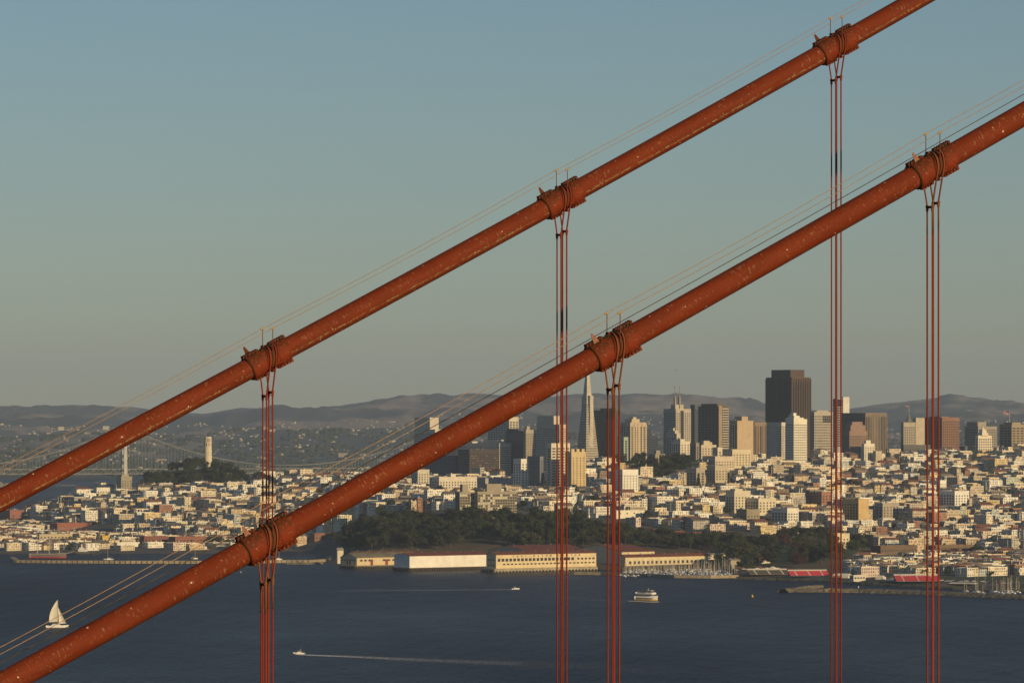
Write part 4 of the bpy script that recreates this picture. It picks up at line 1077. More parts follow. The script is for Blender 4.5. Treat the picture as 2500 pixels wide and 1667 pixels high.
def shed(name, label, Y, x0, xc, x1, ypeak, yeave, wall, roof, base, phrase=None, win=None, doors=(), cat='shed', endwin=()):
    W = (xc-x0)/F*Y/.596; L = (x1-xc)/F*Y/.803; c = place(xc, Y)
    root = empty(name, (c.x, c.y, base), GRID); tag(root, label, cat, 'waterfront sheds')
    FOOT_LIST.append((c.x, c.y, W, L))
    if phrase: LMK.append((phrase, (x0+x1)/2, ypeak+20))
    he = zat(yeave, Y)-base; hp = zat(ypeak, Y)-base
    b = MB(); b.box(0, W, -L, 0, 0, he, top=False)
    for y in (0, -L): b.tri((0, y, he), (W, y, he), (W/2, y, hp))
    b.build('wall', wallm(wall), root)
    r = MB(); r.gable(0, W, -L, 0, he, hp, .5, .3); ro = r.build('roof', roof, root)
    r = MB()
    for i in range(max(2, int(L/16))):
        y = -L*(i+.5)/max(2, int(L/16)); r.cyl((W/2, y, hp+.2), (W/2, y, hp+1.3), .5, .7, 6)
    r.build('roof_vent', M_STEEL, ro, kind='stuff')
    if win:                                              # rows: (first, last fraction, count, z, w, h)
        for a, b_, n, z, w_, h_ in win:
            me = MB(); me.quad((-.12, w_/2, 0), (-.12, -w_/2, 0), (-.12, -w_/2, h_), (-.12, w_/2, h_)); 
            fr = MB()
            for k in range(1, 4): fr.box(-.17, -.125, -w_/2+w_*k/4-.05, -w_/2+w_*k/4+.05, 0, h_)
            me.box(-.14, -.13, -w_/2, w_/2, h_*.48, h_*.54)
            me = me.mesh('window', G_DARK)
            for i in range(n):
                o = obj('window', me, root); o.location = (0, -L*(a+(b_-a)*(i+.5)/n), z)
    for y, z, w_, h_, sd in doors:
        d = MB()
        if sd == 'W': d.box(-.15, -.02, -L*y-w_/2, -L*y+w_/2, z, z+h_)
        else: d.box(W*y-w_/2, W*y+w_/2, .02, .15, z, z+h_)
        d.build('door', M_DOOR, root)
    for x, z, w_, h_ in endwin:
        d = MB(); d.quad((W*x+w_/2, .12, z), (W*x-w_/2, .12, z), (W*x-w_/2, .12, z+h_), (W*x+w_/2, .12, z+h_)); d.build('window', G_DARK, root)
    return root, W, L, he, hp
YEL = (0.62, 0.50, 0.30)
pier('low timber pier under the yellow gabled shed', 5075, 822, 868, 990, 3.2)
shed('pier_shed', 'pale yellow gabled pier shed with red doors, leftmost of the three', 5085, 829, 871, 990, 1351, 1361, YEL, mat('roof_weathered', (0.20,0.17,0.12), .9, .3, .1), 3.2, 'yellow pier shed',
     win=((.05,.3,3,4.2,3.2,1.9),(.5,.98,5,4.2,3.2,1.9)), doors=((.30,0,3.4,6.2,'W'),(.6,0,3.4,6.2,'W'),(.42,0,2.6,6.2,'N'),(.58,0,2.6,6.2,'N')), endwin=((.15,4.4,2.6,1.8),(.28,4.4,2.6,1.8),(.72,4.4,2.6,1.8),(.88,4.4,2.6,1.8)))
shed('pier_shed', 'long pier shed with rusty red roof running behind the white shed', 5190, 852, 862, 1240, 1346, 1350, YEL, mat('roof_rust', (0.12,0.06,0.035), .9, .3, .1), 3.5, 'long rusty roof')
pier('stone-edged pier under the long white shed', 4985, 955, 1000, 1192, 3.4, M_PILE)
shed('pier_shed', 'long plain white pier shed with lilac-grey gable end', 4992, 961, 1000, 1190, 1350, 1357, (0.82,0.78,0.70), M_ROOFR, 3.4, 'long white pier shed')
pier('arched concrete pier under the lettered yellow building', 4940, 1172, 1208, 1462, 4.2, M_CONC, arches=True)
fm = shed('lettered_pier_building', 'long yellow two-storey pier building with lettering along its parapet', 4946, 1187, 1211, 1459, 1348, 1354, (0.68,0.55,0.34), M_ROOFR, 4.2, 'lettered pier building',
     win=((.01,.78,20,7.2,3.5,3.0),(.80,.99,5,7.6,2.9,1.9),(.06,.99,24,3.5,3.0,1.4)), cat='building', endwin=((.25,2,2.2,2),(.5,2,2.2,2),(.75,2,2.2,2),(.25,8,2.2,2),(.5,8,2.2,2),(.75,8,2.2,2)))
root, W_, L_, he, hp = fm
txt = 'FORT MASON CENTER'
for i, ch in enumerate(txt):
    if ch == ' ': continue
    cu = bpy.data.curves.new('letter_tmp', 'FONT'); cu.body = ch; cu.size = 2.6; cu.extrude = 0.08; cu.align_x = 'CENTER'
    to = bpy.data.objects.new('letter_tmp', cu); col.objects.link(to)
    me = bpy.data.meshes.new_from_object(to.evaluated_get(bpy.context.evaluated_depsgraph_get()))
    bpy.data.objects.remove(to); me.materials.clear(); me.materials.append(mat('letter_brown', (0.09,0.045,0.03), .8))
    o = obj('letter', me, root)
    o.rotation_euler = (R(90), 0, R(-90)); o.location = (-.35, -L_*(.17 + .66*i/(len(txt)-1)), he-2.75)
M_CREAMW = (0.66, 0.55, 0.36)
shed('barrack_building', 'yellow building with long red hipped roof behind the lettered pier building', 5095, 1400, 1518, 1600, 1332, 1347, M_CREAMW, M_ROOFR, 3.5, 'red-roofed yellow building', win=((.05,.98,9,9.0,1.7,2.2),), cat='building')
shed('barrack_building', 'low yellow building with red roof along the marina', 5058, 1512, 1527, 1736, 1354, 1360, (0.68,0.57,0.36), M_ROOFR, 3.0, 'low yellow marina building', win=((.03,.98,18,2.2,3.0,3.2),), cat='building')
shed('barrack_building', 'long red-roofed building under the bluff behind the white shed', 5150, 1190, 1290, 1440, 1333, 1346, (0.5,0.42,0.28), M_ROOFR, 6.0, cat='building')
shed('barrack_building', 'small red-roofed hut on the bluff between the trees', 5290, 1142, 1150, 1172, 1334, 1338, (0.6,0.5,0.36), M_ROOFR, 14.0, cat='building')
shed('barrack_building', 'small white building by the harbour trees right of the low yellow one', 5130, 1715, 1722, 1772, 1351, 1354, (0.68,0.6,0.45), M_ROOFG, 8.0, cat='building')
shed('harbour_office', 'small cream harbour building with flat brown roof right of the marina masts', 4960, 1772, 1784, 1808, 1364, 1367, (0.42,0.36,0.26), M_ROOFG, 3.0, cat='building')
shed('harbour_office', 'little white waterfront house under the meadow trees', 4990, 1850, 1856, 1885, 1361, 1366, (0.7,0.62,0.48), M_ROOFR, 5.0, cat='building')
shed('chapel_house', 'white chapel with green gabled roof on the upper fort slope', 5450, 1440, 1482, 1492, 1282, 1294, (0.66,0.6,0.48), mat('roof_green', (0.05,0.085,0.05), .9), 24.0, cat='chapel', phrase='green-roofed chapel')
for i, (a, b_, c_, yt, Y) in enumerate(((1492,1499,1512,1289,5480),(1510,1517,1527,1290,5440),(1582,1586,1614,1291,5440),(1638,1642,1673,1296,5440),(1688,1692,1721,1299,5430),(1700,1704,1730,1313,5330),(1820,1823,1842,1306,5440))):
    gz = ground((b_-CX)/F*Y, Y)
    shed('officer_house', 'white red-roofed house on the fort slope, %s going right from the chapel' % ('first','second','third','fourth','fifth','sixth','seventh')[i], Y, a, b_, c_, yt, yt+7, (0.74,0.66,0.52), M_ROOFR, gz-2, cat='house',
         win=((.05,.95,4,5.5,1.3,1.6),(.05,.95,4,2.2,1.3,1.6)))
# castle-like pump house at the pier root, left
shed('pump_house', 'small white pump house at the root of the long municipal pier', 5200, 820, 824, 838, 1338, 1342, (0.66,0.58,0.46), M_ROOFG, 1.5, cat='building')

# ------------------------------------------------------------------ breakwaters
def breakwater(label, pts, w_, h_, m, seed, cap=False):
    """pts: photo pixels on the waterline; lumpy rock mound following them"""
    P = [Vector(((x-CX)/F*(EYE*F/(y-HY)), EYE*F/(y-HY), 0)) for x, y in pts]
    rg = random.Random(seed)
    Q = []
    for a, b in zip(P[:-1], P[1:]):
        n = max(2, int((b-a).length/3.0))
        Q += [a + (b-a)*(i/n) for i in range(n)]
    Q.append(P[-1])
    b = MB(); prof = [(-w_, -2), (-w_*.75, .3), (-w_*.45, h_*.75), (-w_*.2, h_), (w_*.2, h_), (w_*.45, h_*.75), (w_*.8, .2), (w_, -2)]
    if cap: prof = [(-w_, -2), (-w_, h_), (-w_*.5, h_+.02), (0, h_), (w_*.3, h_+.02), (w_*.6, h_), (w_, h_-.05), (w_, -2)]
    for i, q in enumerate(Q):
        d = (Q[min(i+1, len(Q)-1)] - Q[max(i-1, 0)]).normalized(); s = Vector((-d.y, d.x, 0))
        for u, z in prof:
            j = .0 if cap else .45
            p = q + s*(u + rg.uniform(-j, j)) + Vector((0, 0, z + rg.uniform(-j, j)))
            b.v.append(tuple(p))
    k = len(prof)
    for i in range(len(Q)-1):
        for j in range(k-1):
            b.f.append((i*k+j, i*k+j+1, (i+1)*k+j+1, (i+1)*k+j)); b.c.append(None); b.m.append(0)
    root = b.build('breakwater', m)
    tag(root, label, 'breakwater', 'sea walls')
    return root, Q
M_ROCK = mat('breakwater_rock', (0.17, 0.145, 0.10), .95, .55, .5)
M_CURVEP = mat('old_pier_concrete', (0.32, 0.26, 0.17), .9, .3, .3)
bw, Q = breakwater('long low concrete breakwater with pilings in front of the left cove', [(30,1366),(40,1373),(120,1374),(300,1375),(480,1375),(640,1374),(700,1373),(760,1373),(800,1370),(826,1352)], 3.0, 3.2, M_CURVEP, 2, True)
p = MB()
for i, q in enumerate(Q[::2]):
    p.cyl((q.x, q.y-3.3, -2), (q.x, q.y-3.3, 3.0), .5, n=5, caps=False)
p.build('piling', M_PILE, bw, kind='stuff')
breakwater('rubble breakwater with grassy crown at the lower right', [(1912,1446),(1925,1444),(2000,1445),(2100,1446),(2200,1449),(2300,1453),(2400,1457),(2520,1462),(2700,1470)], 7, 3.6, M_ROCK, 3)
breakwater('short rubble spur behind the right breakwater tip', [(1935,1440),(1960,1436),(2005,1433)], 4, 2.2, M_ROCK, 4)
breakwater('pale sea wall in front of the marina masts', [(1405,1402),(1470,1403),(1560,1406),(1650,1410),(1735,1411),(1800,1410)], 3, 3.0, M_CURVEP, 5, True)
breakwater('low rubble shore edge at the right, under the grandstands', [(1800,1413),(1900,1416),(2000,1420),(2110,1427),(2200,1432),(2330,1439),(2500,1445),(2700,1455)], 5, 2.4, mat('shore_rock', (0.11,0.10,0.07), .95, .5, .4), 6)
breakwater('small stone jetty with a square building right of the nearer-left ropes', [(700,1377),(745,1377),(784,1376)], 6, 2.0, M_ROCK, 7)

# ------------------------------------------------------------------ boats
M_HULLW = mat('hull_white', (0.78, 0.76, 0.70), .5)
M_HULLB = mat('hull_blue', (0.06, 0.09, 0.2), .5)
M_HULLR = mat('hull_red', (0.32, 0.045, 0.05), .6)
M_SPAR = mat('spar', (0.50, 0.43, 0.32), .6)
M_SAIL = mat('sail_cloth', (0.74, 0.69, 0.58), .9, .06)
M_YELL = mat('hull_yellow', (0.72, 0.42, 0.03), .5)
M_RED = mat('seat_red', (0.5, 0.02, 0.06), .7, .05)
def hull(mb, L, B, H, bow=0.35, stern=0.85, n=12, z0=-.4, sheer=.3, x_off=0.0):
    k = len(mb.v)
    for i in range(n+1):
        t = i/n; x = -L/2 + L*t
        wv = B/2*(stern + (1-stern)*min(t/.3, 1)) * (1 if t < 1-bow else max(0.02, max(0.0, math.cos((t-(1-bow))/bow*math.pi/2))**.8))
        zt = H + sheer*H*max(0, (t-.45)/.55)**2
        for yy, zz, kx in ((-wv, zt, 1), (-wv*.78, z0, .93), (wv*.78, z0, .93), (wv, zt, 1)):
            mb.v.append((x*kx+x_off if t > .5 else x+x_off, yy, zz))
    for i in range(n):
        for j in range(3):
            mb.f.append((k+i*4+j, k+i*4+j+1, k+(i+1)*4+j+1, k+(i+1)*4+j)); mb.c.append(None); mb.m.append(0)
        mb.f.append((k+i*4+3, k+i*4, k+(i+1)*4, k+(i+1)*4+3)); mb.c.append(None); mb.m.append(0)
    mb.f.append((k, k+1, k+2, k+3)); mb.c.append(None); mb.m.append(0)
def wl(px, py): Y = EYE*F/(py-HY); return Vector(((px-CX)/F*Y, Y, 0))
# catamaran under sail
c = wl(140, 1531); r_ = empty('sailing_catamaran', c, R(6)); tag(r_, 'white catamaran under full white sails, lower left on the bay', 'sailboat')
for s in (-3.2, 3.2):
    b = MB(); hull(b, 17.6, 1.9, 1.55, bow=.45, sheer=.25); o = b.build('hull', M_HULLW, r_, True); o.location = (0, s, 0)
b = MB(); b.box(-5, 3.4, -3, 3, 1.35, 1.75, bottom=True); b.frustum((-4.5, 2.6, -2.4, 2.4), (-3.8, 1.2, -1.9, 1.9), 1.75, 2.9); b.build('bridge_deck', M_HULLW, r_)
b = MB(); b.box(-4.2, 1.3, -2.25, 2.25, 2.05, 2.5); b.build('cabin_window', G_DARK, r_)
b = MB(); b.cyl((.4,0,1.6), (.4,0,21.2), .16, .10, 8); b.build('mast', M_SPAR, r_)
b = MB(); b.cyl((.4,0,4.3), (-6.6,.5,4.0), .14, .1, 6); b.build('boom', M_SPAR, r_)
def sail(pts_luff, pts_leech, belly, n=10, m_=8):
    b = MB(); k = 0
    for i in range(n+1):
        t = i/n
        l = Vector(pts_luff[0]).lerp(Vector(pts_luff[1]), t); e = Vector(pts_leech[0]).lerp(Vector(pts_leech[1]), t)
        e.x -= belly[1]*math.sin(math.pi*min(t, 1))
        for j in range(m_+1):
            u = j/m_; p = l.lerp(e, u); p.y += belly[0]*math.sin(math.pi*u)*(1-t*.6); b.v.append(tuple(p))
    for i in range(n):
        for j in range(m_):
            q = i*(m_+1)+j; b.f.append((q, q+1, q+m_+2, q+m_+1)); b.c.append(None); b.m.append(0)
    return b
sail(((.25,0,4.6),(.25,0,21.0)), ((-6.4,.5,4.3),(-.2,0,21.0)), (.7, 1.7)).build('mainsail', M_SAIL, r_, True)
sail(((6.9,0,3.0),(.75,0,15.6)), ((1.3,.9,3.0),(.7,0,15.6)), (.7, .1)).build('jib', M_SAIL, r_, True)
# passenger ferry
c = wl(1580, 1467); r_ = empty('passenger_ferry', c, R(-38)); tag(r_, 'white passenger ferry with yellow band heading right, trailing a wake', 'ferry')
b = MB(); hull(b, 24, 7, 4.4, bow=.4, sheer=.22); b.build('hull', M_HULLW, r_, True)
b = MB(); hull(b, 24.1, 7.12, 1.75, bow=.4, sheer=.1, z0=.55); b.build('yellow_band', M_YELL, r_, True)
b = MB(); hull(b, 24.05, 7.06, .55, bow=.4, sheer=0); b.build('boot_stripe', M_ROOFD, r_, True)
for s in (-1, 1):
    for i in range(9):
        w0 = MB(); w0.quad((-.75,0,0),(.75,0,0),(.75,0,1.15),(-.75,0,1.15)); o = w0.build('window', G_DARK, r_); o.location = (-9.4+2.15*i, s*3.53, 2.0); o.rotation_euler = (0,0,0)
b = MB(); b.box(-10, 6.2, -2.9, 2.9, 4.3, 6.3); b.build('deck_house', wallm((0.13,0.13,0.14)), r_)
b = MB(); b.box(-10.4, 7.6, -3.3, 3.3, 6.3, 7.1); b.frustum((0, 7.6, -3.3, 3.3), (.4, 7.0, -3.0, 3.0), 7.1, 7.9); b.build('upper_deck', M_HULLW, r_)
b = MB(); b.box(1.2, 5.4, -1.9, 1.9, 7.9, 9.3); b.build('wheelhouse_window', G_DARK, r_)
b = MB(); b.box(.8, 5.9, -2.1, 2.1, 9.3, 9.65); b.build('wheelhouse_roof', M_HULLW, r_)
b = MB(); b.cyl((1.6,0,9.6), (1.2,0,12.0), .2, .12, 6); b.cyl((1.4,-1.2,11), (1.4,1.2,11), .1, n=6); b.build('radar_mast', M_SPAR, r_)
b = MB()
for i in range(22): 
    x, y = -9.8+rng.uniform(0, 9.5), rng.uniform(-2.9, 2.9); b.box(x-.22, x+.22, y-.2, y+.2, 7.0, 8.6+rng.uniform(-.15,.15))
b.build('passenger_crowd', mat('dark_clothes', (0.13,0.09,0.07), .9, .5, 2.0), r_, kind='stuff')
b = MB(); b.box(-10.6, -10.5, -3.3, 3.3, 7.1, 8.0); b.box(-10.5, 0, 3.2, 3.3, 7.8, 7.9); b.box(-10.5, 0, -3.3, -3.2, 7.8, 7.9); b.build('railing', M_HULLW, r_)
# motor boats
def motor_boat(px, py, rz, label, sc_=1.0):
    c = wl(px, py); r = empty('motor_boat', c, R(rz)); tag(r, label, 'motorboat', 'small motor boats under way'); r.scale = (sc_,)*3
    b = MB(); hull(b, 8.2, 2.7, 1.0, bow=.45, sheer=.5); b.build('hull', M_HULLW, r, True)
    b = MB(); b.frustum((-1.6, 1.5, -1.0, 1.0), (-1.4, .6, -.85, .85), 1.0, 2.3); b.build('cabin', M_HULLW, r)
    b = MB(); b.frustum((-1.5, 1.25, -1.03, 1.03), (-1.42, .75, -.93, .93), 1.5, 2.1, top=False); b.build('cabin_window', G_DARK, r)
    b = MB(); b.cyl((-1.2,0,2.3), (-1.5,0,4.4), .06, .04, 5); b.box(-1.9, -.6, -.7, .7, 3.1, 3.2, bottom=True); b.build('radar_arch', M_SPAR, r)
motor_boat(730, 1596, 176, 'small white motor boat heading left at the bottom with a long wake', 1.0)
motor_boat(1259, 1438, 4, 'small white motor boat heading right in mid bay, near the lettered pier', .9)
# anchored sloops in the cove
def sloop(c, rz, label, H=12.0, m=M_HULLW, group='moored sailing boats', root=None, cat='sailboat'):
    r = empty('moored_sloop', c, rz); tag(r, label, cat, group)
    return r
def sloop_meshes(m, H, L):
    b = MB(); hull(b, L, L*.3, 1.1, bow=.5, sheer=.3); h_ = b.mesh('hull', m, True)
    b = MB(); b.frustum((-L*.2, L*.18, -L*.09, L*.09), (-L*.18, L*.1, -L*.07, L*.07), 1.1, 1.8); c_ = b.mesh('cabin', M_HULLW)
    b = MB(); b.cyl((L*.08,0,1), (L*.08,0,H), .17, .12, 6); b.cyl((L*.08,0,2.2), (-L*.38,0,2.2), .2, .16, 6); b.cyl((L*.08,-1.1,H*.62), (L*.08,1.1,H*.62), .06, n=4); s_ = b.mesh('mast', M_SPAR)
    return h_, c_, s_
SL = [sloop_meshes(M_HULLW, 12.5, 9.5), sloop_meshes(M_HULLW, 15, 11.5), sloop_meshes(M_HULLB, 13.5, 10.5), sloop_meshes(M_HULLW, 9.5, 8)]
def add_sloop(c, rz, label, k, group):
    if label == '':
        label = 'moored %s in the right-edge harbour, %s of its basin' % (('white sloop', 'tall-masted white sloop', 'blue-hulled sloop', 'small white sloop')[k], ('left part' if pxof(c.x, c.y) < 2415 else 'middle' if pxof(c.x, c.y) < 2470 else 'right part'))
    if label is None:
        label = 'moored %s in the middle marina, %s row of masts' % (('white sloop', 'tall-masted white sloop', 'blue-hulled sloop', 'small white sloop')[k], ('front' if c.y < 4870 else 'middle' if c.y < 4950 else 'back'))
    r = sloop(c, rz, label, group=group)
    for nm, me in zip(('hull', 'cabin', 'mast'), SL[k]): obj(nm, me, r)
add_sloop(wl(265, 1366), R(180), 'white sloop moored alone in the left cove behind the breakwater', 1, 'moored sailing boats')
add_sloop(wl(475, 1364), R(20), 'white sloop moored in the cove near the white ferryboat', 3, 'moored sailing boats')
add_sloop(wl(680, 1366), R(10), 'small white boat moored in the cove right of the nearer-left ropes', 3, 'moored sailing boats')
rg = random.Random(31); cnt = 0
berths = []
for row in range(9):
    Y = 4812 + row*25
    for i in range(24):
        px = 1505 + 297*(i+rg.uniform(.1, .9))/24
        if px < 1505 + row*4 or rg.random() < .22: continue
        berths.append((px, Y))
for i, (px, Y) in enumerate(berths):
    add_sloop(Vector(((px-CX)/F*Y, Y+rg.uniform(-4, 4), 0)), GRID + R(rg.choice((0, 180)) + rg.uniform(-4, 4)), None, rg.choice((0,0,1,2,3,3)), 'sailing boats berthed in the middle marina')
for i in range(34):
    Y = 4330 + rg.uniform(0, 110); px = rg.uniform(2350, 2540)
    if ground((px-CX)/F*Y, Y) > -1: continue
    add_sloop(Vector(((px-CX)/F*Y, Y, 0)), GRID + R(rg.choice((0, 180))), '', rg.choice((0,1,2,3)), 'boats berthed in the right harbour')
# square-rigged museum ship and white ferryboat at the left
c = wl(118, 1362); r_ = empty('square_rigged_ship', c, R(-8)); tag(r_, 'old square-rigged ship with red waterline moored at the left waterfront', 'sailing ship')
LMK.append(('square-rigged ship', 118, 1340))
b = MB(); hull(b, 44, 9, 5.0, bow=.25, sheer=.2); b.build('hull', wallm((0.16,0.13,0.11)), r_, True)
b = MB(); hull(b, 44.1, 9.1, 1.9, bow=.25, sheer=0); b.build('boot_topping', M_HULLR, r_, True)
b = MB(); hull(b, 44.1, 9.12, 5.1, bow=.25, sheer=.2, z0=4.4); b.build('white_strake', M_HULLW, r_, True)
for x in (-13, 1, 13):
    b = MB(); b.cyl((x,0,4), (x,0,34), .4, .2, 6)
    for z, w_ in ((13, 10), (19, 9), (25, 7), (30, 5)): b.cyl((x,-w_*.3,z), (x,w_*.3,z), .22, n=5); b.cyl((x-w_*.35,-w_*.2,z), (x+w_*.35,w_*.2,z), .22, n=5)
    b.build('mast', M_SPAR, r_)
b = MB()
for x in (-13, 1, 13):
    for s in (-1, 1): b.cyl((x-3.5, s*4.3, 5), (x, 0, 26), .07, n=3); b.cyl((x+3.5, s*4.3, 5), (x, 0, 26), .07, n=3)
b.cyl((22,0,5.5), (31,0,8.5), .35, .2, 5); b.cyl((31,0,8.5), (13,0,30), .07, n=3); b.build('rigging', M_SPAR, r_)
c = wl(468, 1347); r_ = empty('white_ferryboat', c, R(10)); tag(r_, 'large white old ferryboat moored in the cove, left of the nearer-left ropes', 'ferry')
b = MB(); hull(b, 44, 13, 3.2, bow=.2, stern=.6, sheer=.1); b.build('hull', M_HULLW, r_, True)
b = MB(); b.box(-19, 18, -5.5, 5.5, 3.1, 6.6); b.box(-15, 14, -4.8, 4.8, 6.6, 9.6); b.build('deck_house', M_HULLW, r_)
b = MB()
for k, z in ((26, 4.2), (20, 7.6)):
    for i in range(k):
        x = -17 + 33*i/k if k > 20 else -14 + 27*i/k
        for s in (-1, 1):
            y = (5.62 if z < 6 else 4.92)*s; b.quad((x,y,z),(x+.8,y,z),(x+.8,y,z+1.3),(x,y,z+1.3))
b.build('window_row', G_DARK, r_, kind='stuff')
b = MB(); b.cyl((0,0,9.5), (0,0,15), 1.3, 1.2, 12); b.build('funnel', M_ROOFD, r_)
b = MB(); b.box(-3, 3, -2, 2, 9.6, 11.8); b.build('wheelhouse', M_HULLW, r_)
c = wl(200, 1352); r_ = empty('fishing_boat', c, R(170)); tag(r_, 'white and dark workboat moored right of the square-rigged ship', 'boat')
b = MB(); hull(b, 24, 6, 3, bow=.3, sheer=.5); b.build('hull', wallm((0.12,0.11,0.10)), r_, True)
b = MB(); b.box(-6, 4, -2, 2, 3, 6); b.box(-2, 3, -1.6, 1.6, 6, 8); b.build('cabin', M_HULLW, r_)
b = MB(); b.cyl((-3,0,6), (-3,0,14), .2, .1, 5); b.cyl((6,0,3), (6,0,12), .2, .1, 5); b.build('mast', M_SPAR, r_)
# buoys
def buoy(px, py, label, m, h):
    c = wl(px, py); r = empty('buoy', c); tag(r, label, 'buoy')
    b = MB(); b.cyl((0,0,-.3), (0,0,h*.35), h*.32, n=10); b.build('float', m, r)
    b = MB(); b.frustum((-h*.22,h*.22,-h*.22,h*.22), (-h*.07,h*.07,-h*.07,h*.07), h*.35, h); b.build('cage', m, r)
buoy(1837, 1457, 'yellow marker buoy on the bay right of the ferry', M_YELL, 2.6)
buoy(588, 1397, 'tiny pale marker buoy left of the nearer-left ropes', M_SAIL, 1.6)
buoy(2096, 1434, 'small pale buoy inside the right breakwater', M_SAIL, 1.8)
# wakes: foam ribbons on the water
def foam_material(name, density, a):
    m = bpy.data.materials.new(name); m.use_nodes = True; nt = m.node_tree; p = nt.nodes['Principled BSDF']
    p.inputs['Base Color'].default_value = (a, a*.98, a*.95, 1); p.inputs['Roughness'].default_value = .9
    tc = nt.nodes.new('ShaderNodeTexCoord'); nz = nt.nodes.new('ShaderNodeTexNoise'); nz.inputs['Scale'].default_value = .35; nz.inputs['Detail'].default_value = 5; nz.inputs['Roughness'].default_value = .7
    nt.links.new(tc.outputs['Object'], nz.inputs['Vector'])
    ca = nt.nodes.new('ShaderNodeVertexColor'); ca.layer_name = 'Col'
    sp = nt.nodes.new('ShaderNodeSeparateColor'); nt.links.new(ca.outputs[0], sp.inputs[0])
    ad = nt.nodes.new('ShaderNodeMath'); ad.operation = 'ADD'; nt.links.new(nz.outputs['Fac'], ad.inputs[0]); nt.links.new(sp.outputs[0], ad.inputs[1])
    mr = nt.nodes.new('ShaderNodeMapRange'); mr.inputs['From Min'].default_value = .95; mr.inputs['From Max'].default_value = 1.3; mr.inputs['To Max'].default_value = density
    nt.links.new(ad.outputs[0], mr.inputs['Value']); nt.links.new(mr.outputs[0], p.inputs['Alpha'])
    return m
M_FOAM = foam_material('wake_foam', .95, .75)
M_FAINT = foam_material('faint_wake_foam', .32, .5)
def wake(label, pts, m=None, root_boat=None):
    b = MB(); P = [(wl(x, y), w_, f) for x, y, w_, f in pts]; Q = []
    for (a, w0, f0), (c_, w1, f1) in zip(P[:-1], P[1:]):
        n = max(2, int((c_-a).length/8))
        for i in range(n): t = i/n; Q.append((a.lerp(c_, t), w0+(w1-w0)*t, f0+(f1-f0)*t))
    for (a, w0, f0), (c_, w1, f1) in zip(Q[:-1], Q[1:]):
        b.quad((a.x, a.y-w0, .02), (c_.x, c_.y-w1, .02), (c_.x, c_.y+w1, .02), (a.x, a.y+w0, .02), (f0, f0, f0))
    for v in range(len(b.v)): b.v[v] = (b.v[v][0], b.v[v][1], .05)
    o = b.build('boat_wake', m or M_FOAM, kind='stuff'); tag(o, label, 'wake', kind='stuff')
wake('white wake trailing right from the motor boat at the bottom', [(722,1597,3,.9),(760,1598.5,6,.78),(850,1602,9,.66),(1000,1609,14,.52),(1300,1621,20,.47)])
wake('faint old wake spreading along the bottom of the bay', [(820,1600,14,.6),(1000,1609,26,.55),(1300,1621,40,.5),(1700,1633,50,.42),(2000,1640,60,.3)], M_FAINT)
wake('thin wake trailing left from the mid-bay motor boat', [(1256,1438.5,3,.8),(1180,1439,4,.66),(1050,1440,6,.58),(850,1441,10,.48),(640,1443,12,.35)])
wake('foam at the bow and stern of the ferry', [(1610,1468.5,7,.9),(1590,1469,8,.85),(1552,1467,7,.8),(1515,1465.5,5,.66)])
wake('pale smooth wake stretching left behind the ferry', [(1530,1467,10,.6),(1450,1463,16,.58),(1380,1457,22,.55),(1300,1449,26,.48),(1220,1443,24,.34)], M_FAINT)

# ------------------------------------------------------------------ grandstands and tents on the right shore
def grandstand(label, Y, x0, x1, ytop, base, m, rows=12, face=R(-90+14)):
    w_ = (x1-x0)/F*Y; c = place((x0+x1)/2, Y)
    root = empty('grandstand', (c.x, c.y, base), R(8)); tag(root, label, 'grandstand', 'spectator grandstands on the shore')
    FOOT_LIST.append((c.x-w_/2, c.y, 1, 1))
    h = zat(ytop, Y)-base
    seat = MB(); seat.box(-w_/2, w_/2, -.4, .1, 0, .3, bottom=True); sm = seat.mesh('seat_row', m)
    fr = MB()
    for i in range(rows):
        o = obj('seat_row', sm, root); o.location = (0, i*1.15, .6+(h-1)*i/rows)
        fr.box(-w_/2, w_/2, i*1.15+.1, i*1.15+1.2, 0, .45+(h-1)*i/rows)
    fr.build('frame', mat('stand_frame', (0.16,0.15,0.14), .8), root)
    b = MB()
    for q in range(3):
        x = -w_/2+w_*(q+.5)/3; b.box(x-.6, x+.6, -.5, .0, .3, .7)
        for i in range(rows): b.box(x-.6, x+.6, i*1.15-.42, i*1.15+.2, .62+(h-1)*i/rows, .95+(h-1)*i/rows)
    b.build('aisle_steps', mat('stair_pale', (0.45,0.42,0.36), .8), root)
    b = MB(); b.box(-w_/2, w_/2, rows*1.15+.1, rows*1.15+.2, h-.4, h+1.0)
    b.build('back_rail', wallm((0.5,0.47,0.42)), root)
    return root
grandstand('large grandstand with dark empty benches at the right shore', 4780, 1830, 1930, 1391, 3.2, mat('seat_grey', (0.07,0.065,0.06), .8), 15)
grandstand('red-seated grandstand left of the white tents', 4740, 1929, 2026, 1393, 3.2, M_RED, 12)
grandstand('wide red-seated grandstand at the lower right behind the rightmost ropes', 4580, 2188, 2298, 1404, 3.2, M_RED, 11)
def tent(label, Y, x0, x1, ytop, m=M_SAIL, base=3.2, stripe=None):
    w_ = (x1-x0)/F*Y; c = place((x0+x1)/2, Y); h = zat(ytop, Y)-base
    root = empty('marquee_tent', (c.x, c.y, base), R(-25)); tag(root, label, 'tent', 'event tents on the shore')
    b = MB(); b.box(-w_/2, w_/2, -4, 4, 0, h*.5, top=False); b.build('side_wall', stripe or m, root)
    b = MB(); b.frustum((-w_/2-.3, w_/2+.3, -4.3, 4.3), (-w_/2+1.5, w_/2-1.5, -.2, .2), h*.5, h); b.build('canopy', m, root)
tent('white event tent with red trim right of the red grandstand', 4700, 2034, 2078, 1399, stripe=wallm((0.4,0.2,0.17)))
tent('white event tent between grandstand and white pavilion', 4680, 2055, 2075, 1403)
